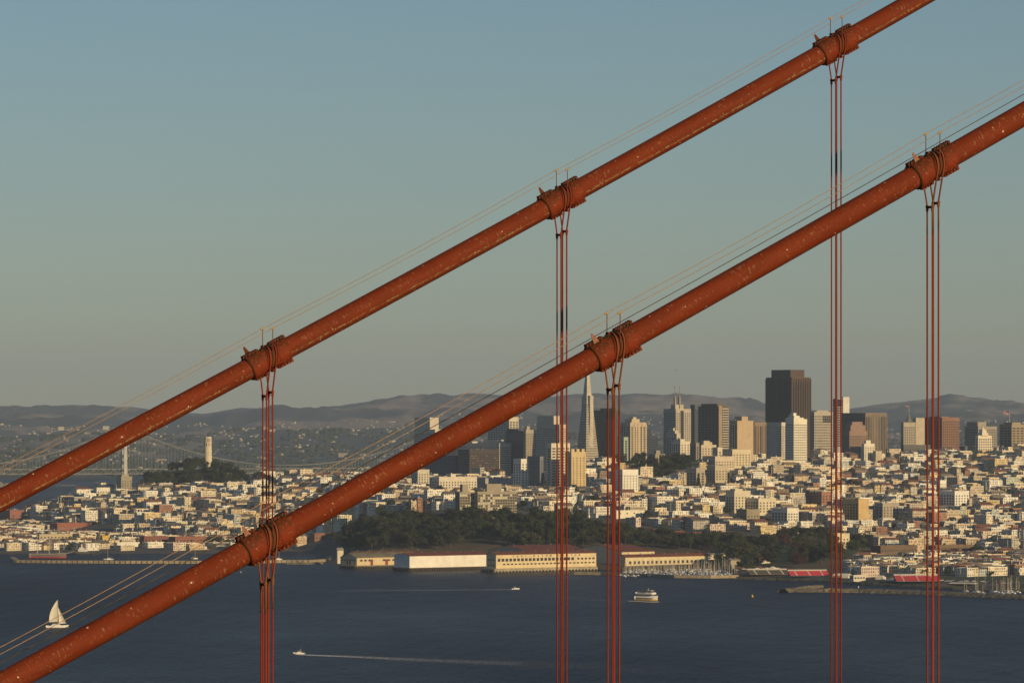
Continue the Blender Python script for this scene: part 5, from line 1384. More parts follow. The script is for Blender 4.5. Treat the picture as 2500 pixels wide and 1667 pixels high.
tent('peaked white tent right of the white pavilion', 4640, 2140, 2160, 1404)
tent('row of low white tents left of the wide red grandstand', 4600, 2160, 2190, 1413)
tent('white tent roof behind the wide red grandstand', 4640, 2196, 2225, 1404)
tent('long low white tent right of the wide red grandstand', 4520, 2318, 2384, 1421)
tent('small pale tent on the meadow shore by the marina trees', 4900, 1880, 1893, 1382)
T('pavilion', 'pavilion', 'two-storey white pavilion between the tents', 4640, 2078, 2084, 2115, 1404, (0.66,0.60,0.5), (3,3.6,.6,.55), group='event tents on the shore')

# ------------------------------------------------------------------ far double-deck bridge across the bay
def far_bridge():
    Y0 = 9700.0; phi = R(20)
    ax = Vector((math.cos(phi), math.sin(phi), 0)); pr = Vector((-ax.y, ax.x, 0))
    c = place(303, Y0)
    root = empty('far_bridge', c, phi); tag(root, 'grey double-deck suspension bridge far across the water at the left', 'bridge')
    LMK.append(('far bridge', 303, 1150))
    M_BR = mat('far_bridge_grey', (0.24, 0.235, 0.215), .7)
    zt, zb = zat(1144, Y0), zat(1157, Y0)
    x0, x1 = -420.0, 900.0
    half = 355.0                                          # tower to mid span
    b = MB(); b.box(x0, x1, -10, 10, zt-1.2, zt, bottom=True); b.box(x0, x1, -10, 10, zb, zb+1.2, bottom=True); b.build('roadway', M_BR, root)
    t = MB(); n = int((x1-x0)/11)
    for i in range(n):
        xa = x0+(x1-x0)*i/n; xb = x0+(x1-x0)*(i+1)/n
        for y in (-10.3, 10.3):
            (t.cyl((xa,y,zb+.6), (xb,y,zt-.6), .55, n=4, caps=False) if i % 2 else t.cyl((xa,y,zt-.6), (xb,y,zb+.6), .55, n=4, caps=False))
            t.box(xa-.35, xa+.35, y-.3, y+.3, zb, zt)
    t.build('truss', M_BR, root, kind='stuff')
    ztop = zat(1040, Y0)
    for xt in (0.0, 2*half):
        tw = empty('tower', (xt, 0, 0)); tw.parent = root
        for s in (-1, 1):
            l = MB(); l.frustum((-4.2, 4.2, s*10-3, s*10+3), (-2.6, 2.6, s*9-2.2, s*9+2.2), -3, ztop); l.build('leg', wallm((0.50,0.48,0.43)), tw)
        l = MB()
        for z0, z1 in ((5, 30), (30, zb-2), (zt+4, 95), (95, 125), (125, ztop-3)):
            l.cyl((0,-10,z0), (0,10,z1), 1.0, n=4); l.cyl((0,10,z0), (0,-10,z1), 1.0, n=4)
        l.build('cross_brace', wallm((0.45,0.43,0.39)), tw)
        l = MB(); l.box(-9, 9, -17, 17, -3, 8); l.build('pier_base', M_CONC, tw)
    for s in (-1, 1):
        pts = []
        x = x0
        def cz(x):
            u = min(abs(x), abs(x-2*half)) if x > -half else abs(x)
            d = abs(x) if x < half else abs(x-2*half)
            return zt+6 + (ztop-zt-6)*((half-min(d, half))/half)**2 if d <= half else zt+6
        while x <= x1: pts.append((x, s*10.3, cz(x))); x += 20
        k = MB(); k.tube(pts, .5, 5); k.build('main_cable', M_BR, root)
        k = MB(); x = x0
        while x <= x1:
            if cz(x) > zt+8: k.box(x-.25, x+.25, s*10.3-.25, s*10.3+.25, zt, cz(x))
            x += 14
        k.build('hanger', M_BR, root, kind='stuff')
far_bridge()
# low islands and spits seen past the bridge
def spit(label, x0, x1, y0, h, c):
    a, b_ = wl(x0, y0), wl(x1, y0); m = MB(); n = 24
    prof = [(-60, -2), (-30, h*.5), (0, h), (30, h*.7), (60, -2)]
    for i in range(n+1):
        p = a.lerp(b_, i/n); k = math.sin(math.pi*i/n)**.4
        for u, z in prof: m.v.append((p.x, p.y+u+60, (z*(.7+.5*noise.noise(Vector((i*.6, u*.02, h))))*k if z > 0 else z)))
    for i in range(n):
        for j in range(4): m.f.append((i*5+j, i*5+j+1, (i+1)*5+j+1, (i+1)*5+j)); m.c.append(None); m.m.append(0)
    o = m.build('far_shore_spit', mat(label[:12].replace(' ', '_')+'_soil', c, .95, .3, .02)); tag(o, label, 'land', kind='structure')
spit('pale sandy shore strip far left under the bridge', -80, 46, 1189, 14, (0.42,0.33,0.22))
spit('thin low spit in the water left of the far bridge tower', 128, 180, 1186, 3, (0.25,0.2,0.14))
spit('dark wooded shore line under the far bridge deck', -100, 300, 1168, 12, (0.045,0.05,0.035))
# gull
c = at(1651, 904, 1500); r_ = empty('gull', c, R(20)); tag(r_, 'lone dark gull gliding in the sky above the twin-mast tower', 'bird')
b = MB(); b.tube([(-.28,0,0),(-.15,0,.01),(0,0,.02),(.16,0,.03),(.25,0,.03),(.30,0,.02)], [.02,.06,.085,.07,.05,.01], 8); b.build('body', mat('gull_grey', (0.16,0.16,0.17), .8), r_, True)
for s in (-1, 1):
    b = MB(); P = [(0,.05*s,.05),(.03,.32*s,.16),(-.06,.72*s,.06)]; Q2 = [(-.14,.05*s,.04),(-.12,.32*s,.14),(-.1,.72*s,.055)]
    for i in range(2):
        b.quad(P[i], P[i+1], Q2[i+1], Q2[i]); 
        b.quad(tuple(Vector(P[i])-Vector((0,0,.02))), tuple(Vector(Q2[i])-Vector((0,0,.012))), tuple(Vector(Q2[i+1])-Vector((0,0,.012))), tuple(Vector(P[i+1])-Vector((0,0,.02))))
    b.build('wing', MATS['gull_grey'], r_)
b = MB(); b.quad((-.27,-.03,0),(-.42,-.08,.0),(-.42,.08,.0),(-.27,.03,0)); b.quad((-.27,.03,-.01),(-.42,.08,-.01),(-.42,-.08,-.01),(-.27,-.03,-.01)); b.build('tail', MATS['gull_grey'], r_)
# ------------------------------------------------------------------ trees
def leaf_material(name, c0, c1):
    m = bpy.data.materials.new(name); m.use_nodes = True; nt = m.node_tree; p = nt.nodes['Principled BSDF']
    p.inputs['Roughness'].default_value = .85; p.inputs['Specular IOR Level'].default_value = .15
    tc = nt.nodes.new('ShaderNodeTexCoord'); nz = nt.nodes.new('ShaderNodeTexNoise'); nz.inputs['Scale'].default_value = .45; nz.inputs['Detail'].default_value = 4
    oi = nt.nodes.new('ShaderNodeObjectInfo')
    nt.links.new(tc.outputs['Object'], nz.inputs['Vector'])
    ad = nt.nodes.new('ShaderNodeMath'); ad.operation = 'MULTIPLY_ADD'; nt.links.new(oi.outputs['Random'], ad.inputs[0]); ad.inputs[1].default_value = .5; nt.links.new(nz.outputs['Fac'], ad.inputs[2])
    mr = nt.nodes.new('ShaderNodeMapRange'); mr.inputs['From Min'].default_value = .45; mr.inputs['From Max'].default_value = 1.05; nt.links.new(ad.outputs[0], mr.inputs['Value'])
    q = nt.nodes.new('ShaderNodeMix'); q.data_type = 'RGBA'; q.inputs[6].default_value = c0+(1,); q.inputs[7].default_value = c1+(1,)
    nt.links.new(mr.outputs[0], q.inputs['Factor']); nt.links.new(q.outputs[2], p.inputs['Base Color'])
    return m
M_LEAF = leaf_material('cypress_foliage', (0.018, 0.024, 0.012), (0.06, 0.062, 0.03))
M_LEAF2 = leaf_material('broadleaf_foliage', (0.02, 0.032, 0.012), (0.055, 0.065, 0.024))
M_LEAFR = leaf_material('reddish_foliage', (0.05, 0.022, 0.018), (0.08, 0.04, 0.028))
M_BARK = mat('tree_bark', (0.10, 0.075, 0.05), .95, .3, .8)
def crown_mesh(seed, kind, m):
    rg = random.Random(seed); b = MB(); lobes = []
    if kind == 'cypress':                                 # flat-topped, wind-shaped
        for i in range(11): lobes.append((rg.uniform(-.42,.42), rg.uniform(-.42,.42), rg.uniform(.50,.88), rg.uniform(.16,.30), .62))
        for i in range(4): lobes.append((rg.uniform(-.3,.3), rg.uniform(-.3,.3), rg.uniform(.30,.5), rg.uniform(.12,.2), .7))
    elif kind == 'round':
        for i in range(10): 
            z = rg.uniform(.32,.86); w_ = .34*math.sin(math.pi*min(1, (z-.12)/.85)); lobes.append((rg.uniform(-w_,w_), rg.uniform(-w_,w_), z, rg.uniform(.15,.25), .9))
    elif kind == 'conifer':
        for i in range(16):
            z = .15+.8*i/16; w_ = .30*(1-z)*1.05; a = i*2.4; lobes.append((math.cos(a)*w_*.7, math.sin(a)*w_*.7, z, .06+.17*(1-z), .6))
    for lx, ly, lz, r, fl in lobes:
        n = int(2200*r*r) + 16
        for i in range(n):
            d = Vector((rg.gauss(0,1), rg.gauss(0,1), rg.gauss(0,1))).normalized()
            k = rg.uniform(.70, 1.08)
            p = Vector((lx + d.x*r*k, ly + d.y*r*k, lz + d.z*r*k*fl))
            nrm = (d + Vector((rg.gauss(0,.45), rg.gauss(0,.45), rg.gauss(0,.45)+.2))).normalized()
            t = nrm.orthogonal().normalized(); t.rotate(__import__('mathutils').Quaternion(nrm, rg.uniform(0, 6.28))); u = nrm.cross(t)
            s = rg.uniform(.022, .05)
            b.quad(p - t*s - u*s*.6, p + t*s - u*s*.6, p + t*s*.7 + u*s*.8, p - t*s*.7 + u*s*.6)
    return b.mesh('crown', m)
def trunk_mesh(seed, kind):
    rg = random.Random(seed); b = MB()
    top = .75 if kind != 'conifer' else .95
    b.tube([(0,0,-.06), (rg.uniform(-.01,.01),0,.12), (rg.uniform(-.03,.03),rg.uniform(-.03,.03),.35), (0,0,top)], [.035,.027,.02,.006], 6)
    if kind != 'conifer':
        for i in range(6):
            a = rg.uniform(0,6.28); z = rg.uniform(.22,.5); l = rg.uniform(.18,.36)
            b.tube([(0,0,z), (math.cos(a)*l*.5, math.sin(a)*l*.5, z+.12), (math.cos(a)*l, math.sin(a)*l, z+.26)], [.014,.01,.004], 5)
    return b.mesh('trunk', M_BARK)
TV = {k: [(crown_mesh(s, k, mm), trunk_mesh(s, k)) for s in range(n)] for k, n, mm in (('cypress', 5, M_LEAF), ('round', 4, M_LEAF2), ('conifer', 2, M_LEAF))}
TV['red'] = [(crown_mesh(60, 'round', M_LEAFR), TV['round'][0][1])]
TREE_N = [0]
TREES = []
def add_tree(X, Y, z, h, w_, kind, rg, label, group):
    cm, tm_ = rg.choice(TV[kind])
    nm = {'cypress': 'cypress_tree', 'round': 'broadleaf_tree', 'conifer': 'conifer_tree', 'red': 'broadleaf_tree'}[kind]
    r = empty(nm, (X, Y, z), rg.uniform(0, 6.28)); r.scale = (w_, w_*rg.uniform(.85, 1.1), h)
    tag(r, label, 'tree', group)
    obj('crown', cm, r); obj('trunk', tm_, r)
    TREES.append((r, pxof(X, Y), pyof(z+h*.6, Y), kind, h))
    TREE_N[0] += 1
rg = random.Random(77)
def fill(poly, n, hr, wr, kinds, group, sep, yr=(4900, 5700), zmin=4, skip=None):
    xs = [p[0] for p in poly]; ys = [p[1] for p in poly]; got = []; tries = 0
    while len(got) < n and tries < n*60:
        tries += 1
        px = rg.uniform(min(xs), max(xs)); py = rg.uniform(min(ys), max(ys))
        if not inside(poly, px, py): continue
        Y = on_ground(px, py, yr[0], yr[1]); 
        if Y >= yr[1]: continue
        X = (px-CX)/F*Y
        if any((X-a)**2+((Y-b)*.6)**2 < sep*sep for a, b in got): continue
        z = ground(X, Y)
        if z < zmin: continue
        bad = False
        for fx, fy, W, L in FOOT_LIST:
            dx, dy = X-fx, Y-fy; e = dx*EX.x+dy*EX.y; nn = dx*NY.x+dy*NY.y
            if -4 < e < W+4 and -L-4 < nn < 4: bad = True; break
        if bad: continue
        got.append((X, Y)); h = rg.uniform(*hr)
        add_tree(X, Y, z, h, h*rg.uniform(*wr), rg.choice(kinds), rg, '', group)
C3 = ['cypress', 'cypress', 'round']
fill([(835,1345),(850,1318),(900,1297),(1000,1284),(1120,1280),(1300,1280),(1420,1286),(1440,1345),(1235,1346),(1235,1322),(1130,1325),(1090,1346),(900,1348)], 92, (15, 24), (.75, 1.05), C3, 'trees of the dark wood on the bluff', 15)
fill([(1440,1290),(1480,1305),(1560,1318),(1700,1326),(1745,1330),(1745,1350),(1600,1338),(1440,1330)], 36, (12, 19), (.85, 1.15), C3, 'trees on the fort slope', 11)
fill([(1745,1325),(1960,1318),(2010,1310),(2120,1345),(2060,1372),(1950,1388),(1840,1388),(1770,1372)], 40, (11, 19), (.9, 1.25), C3*2 + ['red'], 'trees round the meadow', 17)
fill([(1740,1375),(1830,1375),(1830,1402),(1760,1400)], 7, (9, 13), (.85, 1.1), ['round'], 'trees at the marina corner', 14, (4780, 5200), 2)
fill([(322,1190),(340,1162),(420,1150),(470,1140),(540,1140),(600,1150),(640,1172),(640,1196),(500,1194),(400,1196)], 44, (13, 25), (.6, .95), C3, 'trees on the round tower hill', 12, (6800, 7290), 20)
fill([(1495,1140),(1560,1125),(1640,1122),(1695,1128),(1690,1168),(1600,1178),(1545,1168)], 30, (12, 19), (.75, 1.05), C3, 'trees on the right-hand hilltop', 13, (6100, 6700), 20)
# single trees and small clumps among the houses
for px, py, h, w_, kd in ((1705,1195,22,.5,'conifer'),(1800,1188,17,1.2,'round'),(1830,1190,20,1.1,'round'),(1860,1192,15,1.2,'round'),(1845,1186,18,1.1,'cypress'),(1905,1180,14,.6,'conifer'),(1936,1192,19,.55,'conifer'),(1932,1200,12,1,'round'),(1560,1240,16,1.1,'round'),(1530,1230,17,1.2,'round'),(1515,1236,14,1.2,'round'),(1590,1225,14,1,'round'),(1650,1232,13,1,'round'),(1450,1240,15,1.3,'round'),(1430,1235,13,1.2,'round'),(1620,1200,15,1,'round'),(1480,1250,14,1.2,'round'),
        (2200,1305,15,1.3,'cypress'),(2275,1310,17,1.3,'cypress'),(2305,1318,14,1.3,'round'),(2100,1345,18,1,'round'),(2085,1350,16,1,'round'),(2250,1205,13,1.1,'round'),(2090,1198,14,.8,'round'),(2400,1190,13,1.3,'round'),(2425,1188,14,1.2,'round'),(2450,1340,19,1.1,'round'),(2475,1345,16,1.1,'round'),(2430,1345,15,1.1,'round'),(2385,1360,14,1.2,'round'),(1930,1225,14,1,'round'),(1985,1215,12,1,'round'),(2140,1382,10,1,'round'),(1080,1215,14,1.2,'round'),(1072,1210,13,1.2,'round'),(985,1245,15,1.2,'round'),(955,1250,14,1.2,'round'),(930,1262,14,1.2,'round'),(1000,1252,13,1.2,'round'),(1290,1240,15,1.3,'round'),(1310,1238,14,1.2,'round'),(1275,1245,12,1.2,'round'),(1420,1215,13,1.2,'round'),(1390,1225,12,1.1,'round'),
        (520,1335,13,1.3,'round'),(540,1336,12,1.2,'round'),(505,1338,11,1.2,'round'),(560,1338,11,1.1,'round'),(265,1220,11,1.2,'round'),(285,1225,11,1.2,'round'),(335,1212,12,1.1,'round'),(165,1238,9,1.3,'round'),(330,1245,13,1.1,'round'),(325,1252,11,1.1,'round'),(60,1275,10,1.4,'round'),(30,1280,10,1.4,'round'),(380,1165,14,.9,'cypress'),(620,1192,13,1.2,'round'),(640,1205,12,1.2,'round'),(840,1330,14,1.1,'round'),(820,1325,13,1.1,'round'),(855,1335,12,1.1,'round'),(1885,1112,16,1.2,'round'),(1868,1118,16,1.2,'round'),(1855,1116,14,1.2,'round'),(2310,1118,12,1.3,'round'),(2455,1125,12,1.3,'round'),(2405,1122,11,1.2,'round'),(2000,1135,12,1.2,'round'),(1760,1205,13,1.1,'round'),(1745,1215,12,1.0,'round'),(1895,1262,12,1.1,'round'),(1878,1258,13,.8,'round'),(1770,1258,12,1.2,'round'),(1700,1262,10,1.4,'round'),(1580,1270,11,1.2,'round'),(1610,1255,11,1.2,'round'),(2020,1265,12,1.1,'round'),(2330,1285,12,1.2,'red'),(2240,1315,12,1.2,'red'),(1915,1310,13,1.2,'red'),(2010,1320,13,1.2,'red'),(2480,1215,12,1.2,'round'),(2350,1250,11,1.2,'round'),(2220,1255,11,1.2,'round'),(2440,1255,11,1.2,'round')):
    Y = on_ground(px, py); X = (px-CX)/F*Y
    add_tree(X, Y, ground(X, Y), h, h*w_, kd, rg, '', 'trees among the houses')

# understorey of the wood and the countless small street and yard trees: one mass each
def tree_mass(name, label, spots, m, rg, dens=150):
    P = []; 
    V = []; Fc = []
    for X, Y, z, h, w_ in spots:
        for i in range(dens):
            d = Vector((rg.gauss(0,1), rg.gauss(0,1), rg.gauss(0,1))).normalized(); k = rg.uniform(.55, 1.05)
            p = Vector((X + d.x*k*w_*.5, Y + d.y*k*w_*.5, z + h*.55 + d.z*k*h*.45))
            s = rg.uniform(.5, 1.0); t = Vector((rg.gauss(0,1), rg.gauss(0,1), rg.gauss(0,1))).normalized(); u = t.orthogonal().normalized()
            n = len(V); V += [tuple(p-t*s-u*s*.7), tuple(p+t*s-u*s*.6), tuple(p+t*s*.8+u*s*.7), tuple(p-t*s*.7+u*s*.7)]; Fc.append((n, n+1, n+2, n+3))
    me = bpy.data.meshes.new(name); me.from_pydata(V, [], Fc); me.materials.append(m)
    o = obj(name, me, None, 'stuff'); tag(o, label, 'trees', kind='stuff')
rgm = random.Random(404); spots = []
for poly, n, lo, hi in (([(840,1346),(860,1303),(930,1276),(1100,1268),(1300,1268),(1430,1275),(1440,1345),(1240,1346),(1235,1320),(1130,1320),(1085,1346)], 150, 4900, 5700), ([(1450,1290),(1700,1322),(1960,1314),(2010,1306),(2120,1340),(2050,1372),(1900,1388),(1830,1385),(1745,1350),(1600,1340),(1450,1332)], 95, 4900, 5700), ([(330,1194),(345,1172),(470,1158),(560,1155),(640,1180),(640,1198)], 45, 6800, 7290), ([(1495,1145),(1560,1128),(1690,1130),(1690,1170),(1600,1180)], 45, 6100, 6700)):
    xs = [q[0] for q in poly]; ys = [q[1] for q in poly]; k = 0
    for _ in range(n*20):
        px, py = rgm.uniform(min(xs), max(xs)), rgm.uniform(min(ys), max(ys))
        if not inside(poly, px, py): continue
        if 1780 < px < 2000 and 1335 < py < 1352: continue
        Y = on_ground(px, py, lo, hi)
        if Y >= hi: continue
        X = (px-CX)/F*Y; z = ground(X, Y); bad = False
        if z < 6: continue
        for fx, fy, W, L in FOOT_LIST:
            dx, dy = X-fx, Y-fy; e = dx*EX.x+dy*EX.y; nn = dx*NY.x+dy*NY.y
            if -5 < e < W+5 and -L-5 < nn < 5: bad = True; break
        if bad: continue
        h = rgm.uniform(6, 12); spots.append((X, Y, z, h, h*rgm.uniform(.9, 1.3))); k += 1
        if k >= n: break
tree_mass('wood_understorey', 'dark undergrowth and lesser trees filling the woods', spots, M_LEAF, rgm)

# ------------------------------------------------------------------ houses on the street grid
PAL = [('white', (0.82,0.77,0.66)), ('white', (0.78,0.73,0.63)), ('white', (0.80,0.76,0.67)), ('cream', (0.72,0.62,0.45)), ('cream', (0.68,0.58,0.42)), ('cream', (0.74,0.65,0.49)), ('cream', (0.70,0.62,0.47)), ('tan', (0.52,0.43,0.30)), ('tan', (0.57,0.47,0.34)), ('grey', (0.46,0.42,0.36)), ('grey', (0.52,0.48,0.41)), ('cream', (0.71,0.6,0.44)), ('white', (0.79,0.74,0.63)), ('tan', (0.6,0.5,0.37)), ('pale blue', (0.50,0.52,0.49)), ('yellow', (0.64,0.5,0.27)), ('pink', (0.60,0.48,0.39)), ('brown', (0.25,0.19,0.14)), ('peach', (0.60,0.46,0.31))]
PAL2 = PAL*3 + [('brick', (0.30,0.16,0.11)), ('pale green', (0.50,0.52,0.41)), ('brick', (0.34,0.19,0.13))]
ROOFC = [('flat', (0.30,0.27,0.23)), ('flat', (0.36,0.33,0.28)), ('flat', (0.24,0.22,0.19)), ('flat', (0.5,0.46,0.4)), ('flat', (0.28,0.25,0.21)), ('flat', (0.42,0.38,0.32)), ('flat', (0.33,0.3,0.26)), ('flat', (0.38,0.35,0.3)), ('flat', (0.3,0.27,0.24)), ('red', (0.17,0.075,0.05)), ('gable', (0.12,0.105,0.09)), ('gable', (0.2,0.16,0.12))]
rg = random.Random(2024)
lots = []
P0 = Vector((0, 5800, 0))
BW, BH, ST = 128.0, 96.0, 17.0                           # block, street
def try_lot(e, n, w_, d, face):
    """corner (north-west) at east e, north n; extents w_ east, d south"""
    p = P0 + EX*(e + (rg.uniform(0, 2.2) if face in 'WE' else 0)) + NY*(n - (rg.uniform(0, 2.2) if face in 'NS' else 0))
    if not (4350 < p.y < 7300): return
    ctr = p + EX*(w_/2) - NY*(d/2)
    px = pxof(p.x, p.y)
    if px < -60 or px > 2560: return
    zs = [ground(q.x, q.y) for q in (p, p+EX*w_, p-NY*d, p+EX*w_-NY*d)]
    z = min(zs)
    if z < 2.2: return
    zc0 = ground(ctr.x, ctr.y); py = pyof(zc0, ctr.y); pxc = pxof(ctr.x, ctr.y)
    if in_park(pxc, py): return
    if inside(P_MASON, pxc, py+12): return
    if pxc > 1780 and ctr.y < {True: 5060, False: 4700}[pxc < 2080]: return
    if pxc > 2080 and ctr.y < 4700 - (pxc-2080)*.35: return
    if 840 < pxc < 1500 and ctr.y < 5420: return
    for fx, fy, W, L in FOOT_LIST:
        dx, dy = ctr.x-fx, ctr.y-fy; ee = dx*EX.x+dy*EX.y; nn = dx*NY.x+dy*NY.y
        if -w_*.5-2 < ee < W+w_*.5+2 and -L-d*.5-2 < nn < d*.5+2: return
    lots.append([p, w_, d, z, max(zs)-z, pxc, py])
for bi in range(-16, 16):
    for bj in range(-22, 18):
        e0 = bi*(BW+ST); n0 = bj*(BH+ST)
        # north and south rows, then west and east ends
        e = e0
        while e < e0+BW-5:
            w_ = rg.choice((6.6, 7.6, 7.6, 8.4, 9.5, 11, 15)) ; w_ = min(w_, e0+BW-e); d = rg.uniform(17, 26)
            try_lot(e, n0, w_-.05, d, 'N'); e += w_
        e = e0
        while e < e0+BW-5:
            w_ = rg.choice((6.6, 7.6, 7.6, 8.4, 9.5, 11, 15)); w_ = min(w_, e0+BW-e); d = rg.uniform(17, 26)
            try_lot(e, n0-BH+d, w_-.05, d, 'S'); e += w_
        n = n0-27
        while n > n0-BH+33:
            w_ = rg.choice((7.6, 7.6, 9, 11)); d = rg.uniform(17, 24)
            try_lot(e0, n, d, w_-.05, 'W'); 
            try_lot(e0+BW-d, n, d, w_-.05, 'E'); n -= w_
lots.sort(key=lambda q: q[0].y)
# which of them the photograph shows: nearest first over a coarse picture
SC = 2
cover = np.zeros((1700//SC, 2700//SC), bool)
def rect(x0, x1, y0, y1): return (slice(max(0, int((y0)/SC)), max(0, int(y1/SC)+1)), slice(max(0, int((x0+100)/SC)), max(0, int((x1+100)/SC)+1)))
blk = []
for fx, fy, W, L in FOOT_LIST: pass
houses = []
tq = sorted([(t[0].location.y, pxof(t[0].location.x, t[0].location.y), t[0].location.z, t[4], t[0].scale[0]) for t in TREES])
ti = 0
for q in lots:
    p, w_, d, z, dz, px, py = q
    while ti < len(tq) and tq[ti][0] < p.y:
        Yt, pxt, zt_, ht, wt_ = tq[ti]; r_ = wt_*.38/Yt*F
        cover[rect(pxt-r_, pxt+r_, pyof(zt_+ht*.9, Yt), pyof(zt_+ht*.35, Yt))] = True; ti += 1
    h = rg.choice((6.8, 7.8, 8.8, 9.8, 10.6, 11.6, 12.4, 13.6)) + rg.uniform(-.4, .4)
    if rg.random() < (.22 if w_ > 12 else .05): h += rg.uniform(3, 9)
    if px < 700 and z < 8: h = rg.uniform(5.5, 9)
    if pxof(p.x, p.y) > 1900 and p.y < 5300: h = rg.choice((7, 8, 8.5, 9, 10))
    xl = pxof((p+EX*w_).x, (p+EX*w_).y); xr = pxof((p-NY*d).x, (p-NY*d).y)
    yt = pyof(z+dz+h, p.y); yb = pyof(z+dz*.5, p.y)
    if xr < -5 or xl > 2505: continue
    if any(cx0 < xr and xl < cx1 and yt < cyb-3 and yb > cyt and p.y < cY+15 for cx0, cx1, cyt, cyb, cY in CLEAR): continue
    R_ = rect(xl, xr, yt, yb); sub = cover[R_]; vis = int((~sub).sum()) if sub.size else 0
    cover[R_] = True
    if vis < 3: continue
    houses.append([vis*SC*SC, p, w_, d, z, dz, h, px, (yt+yb)/2])
WIN_C = (0.045, 0.045, 0.05)
def house_geo(w_, d, h, dz, wc, roof, rc, rg):
    """walls, roof and windows of one house in grid axes, origin at its north-west ground corner"""
    H = h + dz
    wl_, rf, wn = MB(), MB(), MB()
    trim = tuple(min(.85, c*1.12+.03) for c in wc)
    if roof == 'flat':
        wl_.box(0, w_, -d, 0, -1, H, wc, top=False)
        rf.quad((.25,-d+.25,H-.35), (w_-.25,-d+.25,H-.35), (w_-.25,-.25,H-.35), (.25,-.25,H-.35), rc)
        for q in ((-.15,.25,-d-.15,.15),(w_-.25,w_+.15,-d-.15,.15),(.255,w_-.255,-.25,.15),(.255,w_-.255,-d-.15,-d+.25)): wl_.box(q[0],q[1],q[2],q[3],H-.6,H+.18,trim,bottom=True)
        for k in range(rg.randint(0, 3)):
            a, b_ = rg.uniform(.5, w_-2.6), -rg.uniform(1.5, d-1.5); rf.box(a, a+rg.uniform(.7,2.2), b_-rg.uniform(.7,2), b_, H-.4, H+rg.uniform(.7,2.4), rg.choice((rc, wc, (0.45,0.42,0.38))))
    else:
        wl_.box(0, w_, -d, 0, -1, H-1.2, wc, top=False); hp = H+rg.uniform(.8, 2.0)
        if w_ < d:
            wl_.tri((0,0,H-1.2),(w_,0,H-1.2),(w_/2,0,hp),wc); wl_.tri((0,-d,H-1.2),(w_,-d,H-1.2),(w_/2,-d,hp),wc)
            rf.gable(0, w_, -d, 0, H-1.2, hp, .35, .2, rc)
        else:
            k0 = len(rf.v); rf.frustum((-.35, w_+.35, -d-.35, .35), (w_*.28, w_*.72, -d*.52, -d*.48), H-1.2, hp, rc)
        rf.box(w_*.7, w_*.7+.8, -d*.3-.8, -d*.3, H-1.3, hp+.7, (0.3,0.16,0.12))
    fl = max(2, int(round(h/3.1)))
    for sd, ln in (('W', d), ('N', w_)):
        n = max(2, int(ln/2.7)); pc = ln/n
        bay = rg.random() < .45
        bi = rg.randint(0, max(0, n-2))
        for j in range(n):
            if bay and j == bi and fl > 1:                 # projecting bay window column
                u0, u1 = j*pc+.25, (j+1)*pc-.25
                zb_ = dz+2.9
                if sd == 'W':
                    wl_.box(-.85, -.01, -u1, -u0, zb_, H-1.3, trim, bottom=True)
                else: wl_.box(u0, u1, .01, .85, zb_, H-1.3, trim, bottom=True)
            for i in range(fl):
                if rg.random() < .22: continue
                z0 = dz + .9 + i*(h-.6)/fl; z1 = z0 + 1.65
                if i == 0: z1 = z0 + 1.3
                off = .09 + (.86 if (bay and j == bi and i > 0) else 0)
                k_ = rg.uniform(.15, .25); u0, u1 = j*pc+pc*(.5-k_), j*pc+pc*(.5+k_)
                if sd == 'W': wn.quad((-off,-u0,z0),(-off,-u1,z0),(-off,-u1,z1),(-off,-u0,z1),WIN_C)
                else: wn.quad((u1,off,z0),(u0,off,z0),(u0,off,z1),(u1,off,z1),WIN_C)
    return wl_, rf, wn
houses.sort(key=lambda q: -q[0])
LM = [(t, x, y) for t, x, y in LMK]
def near_phrase(px, py):
    t, x, y = min(LM, key=lambda q: ((q[1]-px))**2 + ((q[2]-py)*1.6)**2)
    dx, dy = px-x, py-y
    if abs(dx) > abs(dy)*1.3: w_ = ('right of' if dx > 0 else 'left of') if abs(dx) > 60 else ('just right of' if dx > 0 else 'just left of')
    else: w_ = ('below' if dy > 0 else 'above') if abs(dy) > 30 else ('just below' if dy > 0 else 'just above')
    return '%s the %s' % (w_, t)
STOR = {2: 'two-storey', 3: 'three-storey', 4: 'four-storey', 5: 'five-storey', 6: 'six-storey', 7: 'tall'}
ORD = ['leftmost', 'second from left', 'third from left', 'fourth from left', 'fifth from left', 'sixth from left', 'seventh from left', 'eighth from left', 'ninth from left', 'tenth from left', 'eleventh from left', 'twelfth from left']
rgm = random.Random(405); spots = []
for q in houses:
    if rgm.random() > .30: continue
    vis, p, w_, d, z, dz, h, px, py = q
    c_ = p + EX*(w_*rgm.uniform(-.2, 1.2)) + NY*rgm.uniform(2.5, 6) if rgm.random() < .6 else p - EX*rgm.uniform(2.5, 5) - NY*(d*rgm.random())
    gz = ground(c_.x, c_.y)
    if gz < 2.5 or any(cx0 < px < cx1 and cyt < py < cyb for cx0, cx1, cyt, cyb, cY in CLEAR): continue
    hh = rgm.uniform(5, 11); spots.append((c_.x, c_.y, gz, hh, hh*rgm.uniform(.8, 1.2)))
tree_mass('street_trees', 'countless small street and yard trees between the houses', spots, M_LEAF2, rgm, 46)
big = MB()
from collections import defaultdict
named = defaultdict(list)
def bulk(dst, srcs, p, z):
    ca, sa = EX.x, EX.y
    for s in srcs:
        k = len(dst.v)
        dst.v += [(p.x + ca*x - sa*y, p.y + sa*x + ca*y, z + zz) for x, y, zz in s.v]
        dst.f += [tuple(i+k for i in fc) for fc in s.f]
        dst.c += s.c; dst.m += s.m
glassb = MB()
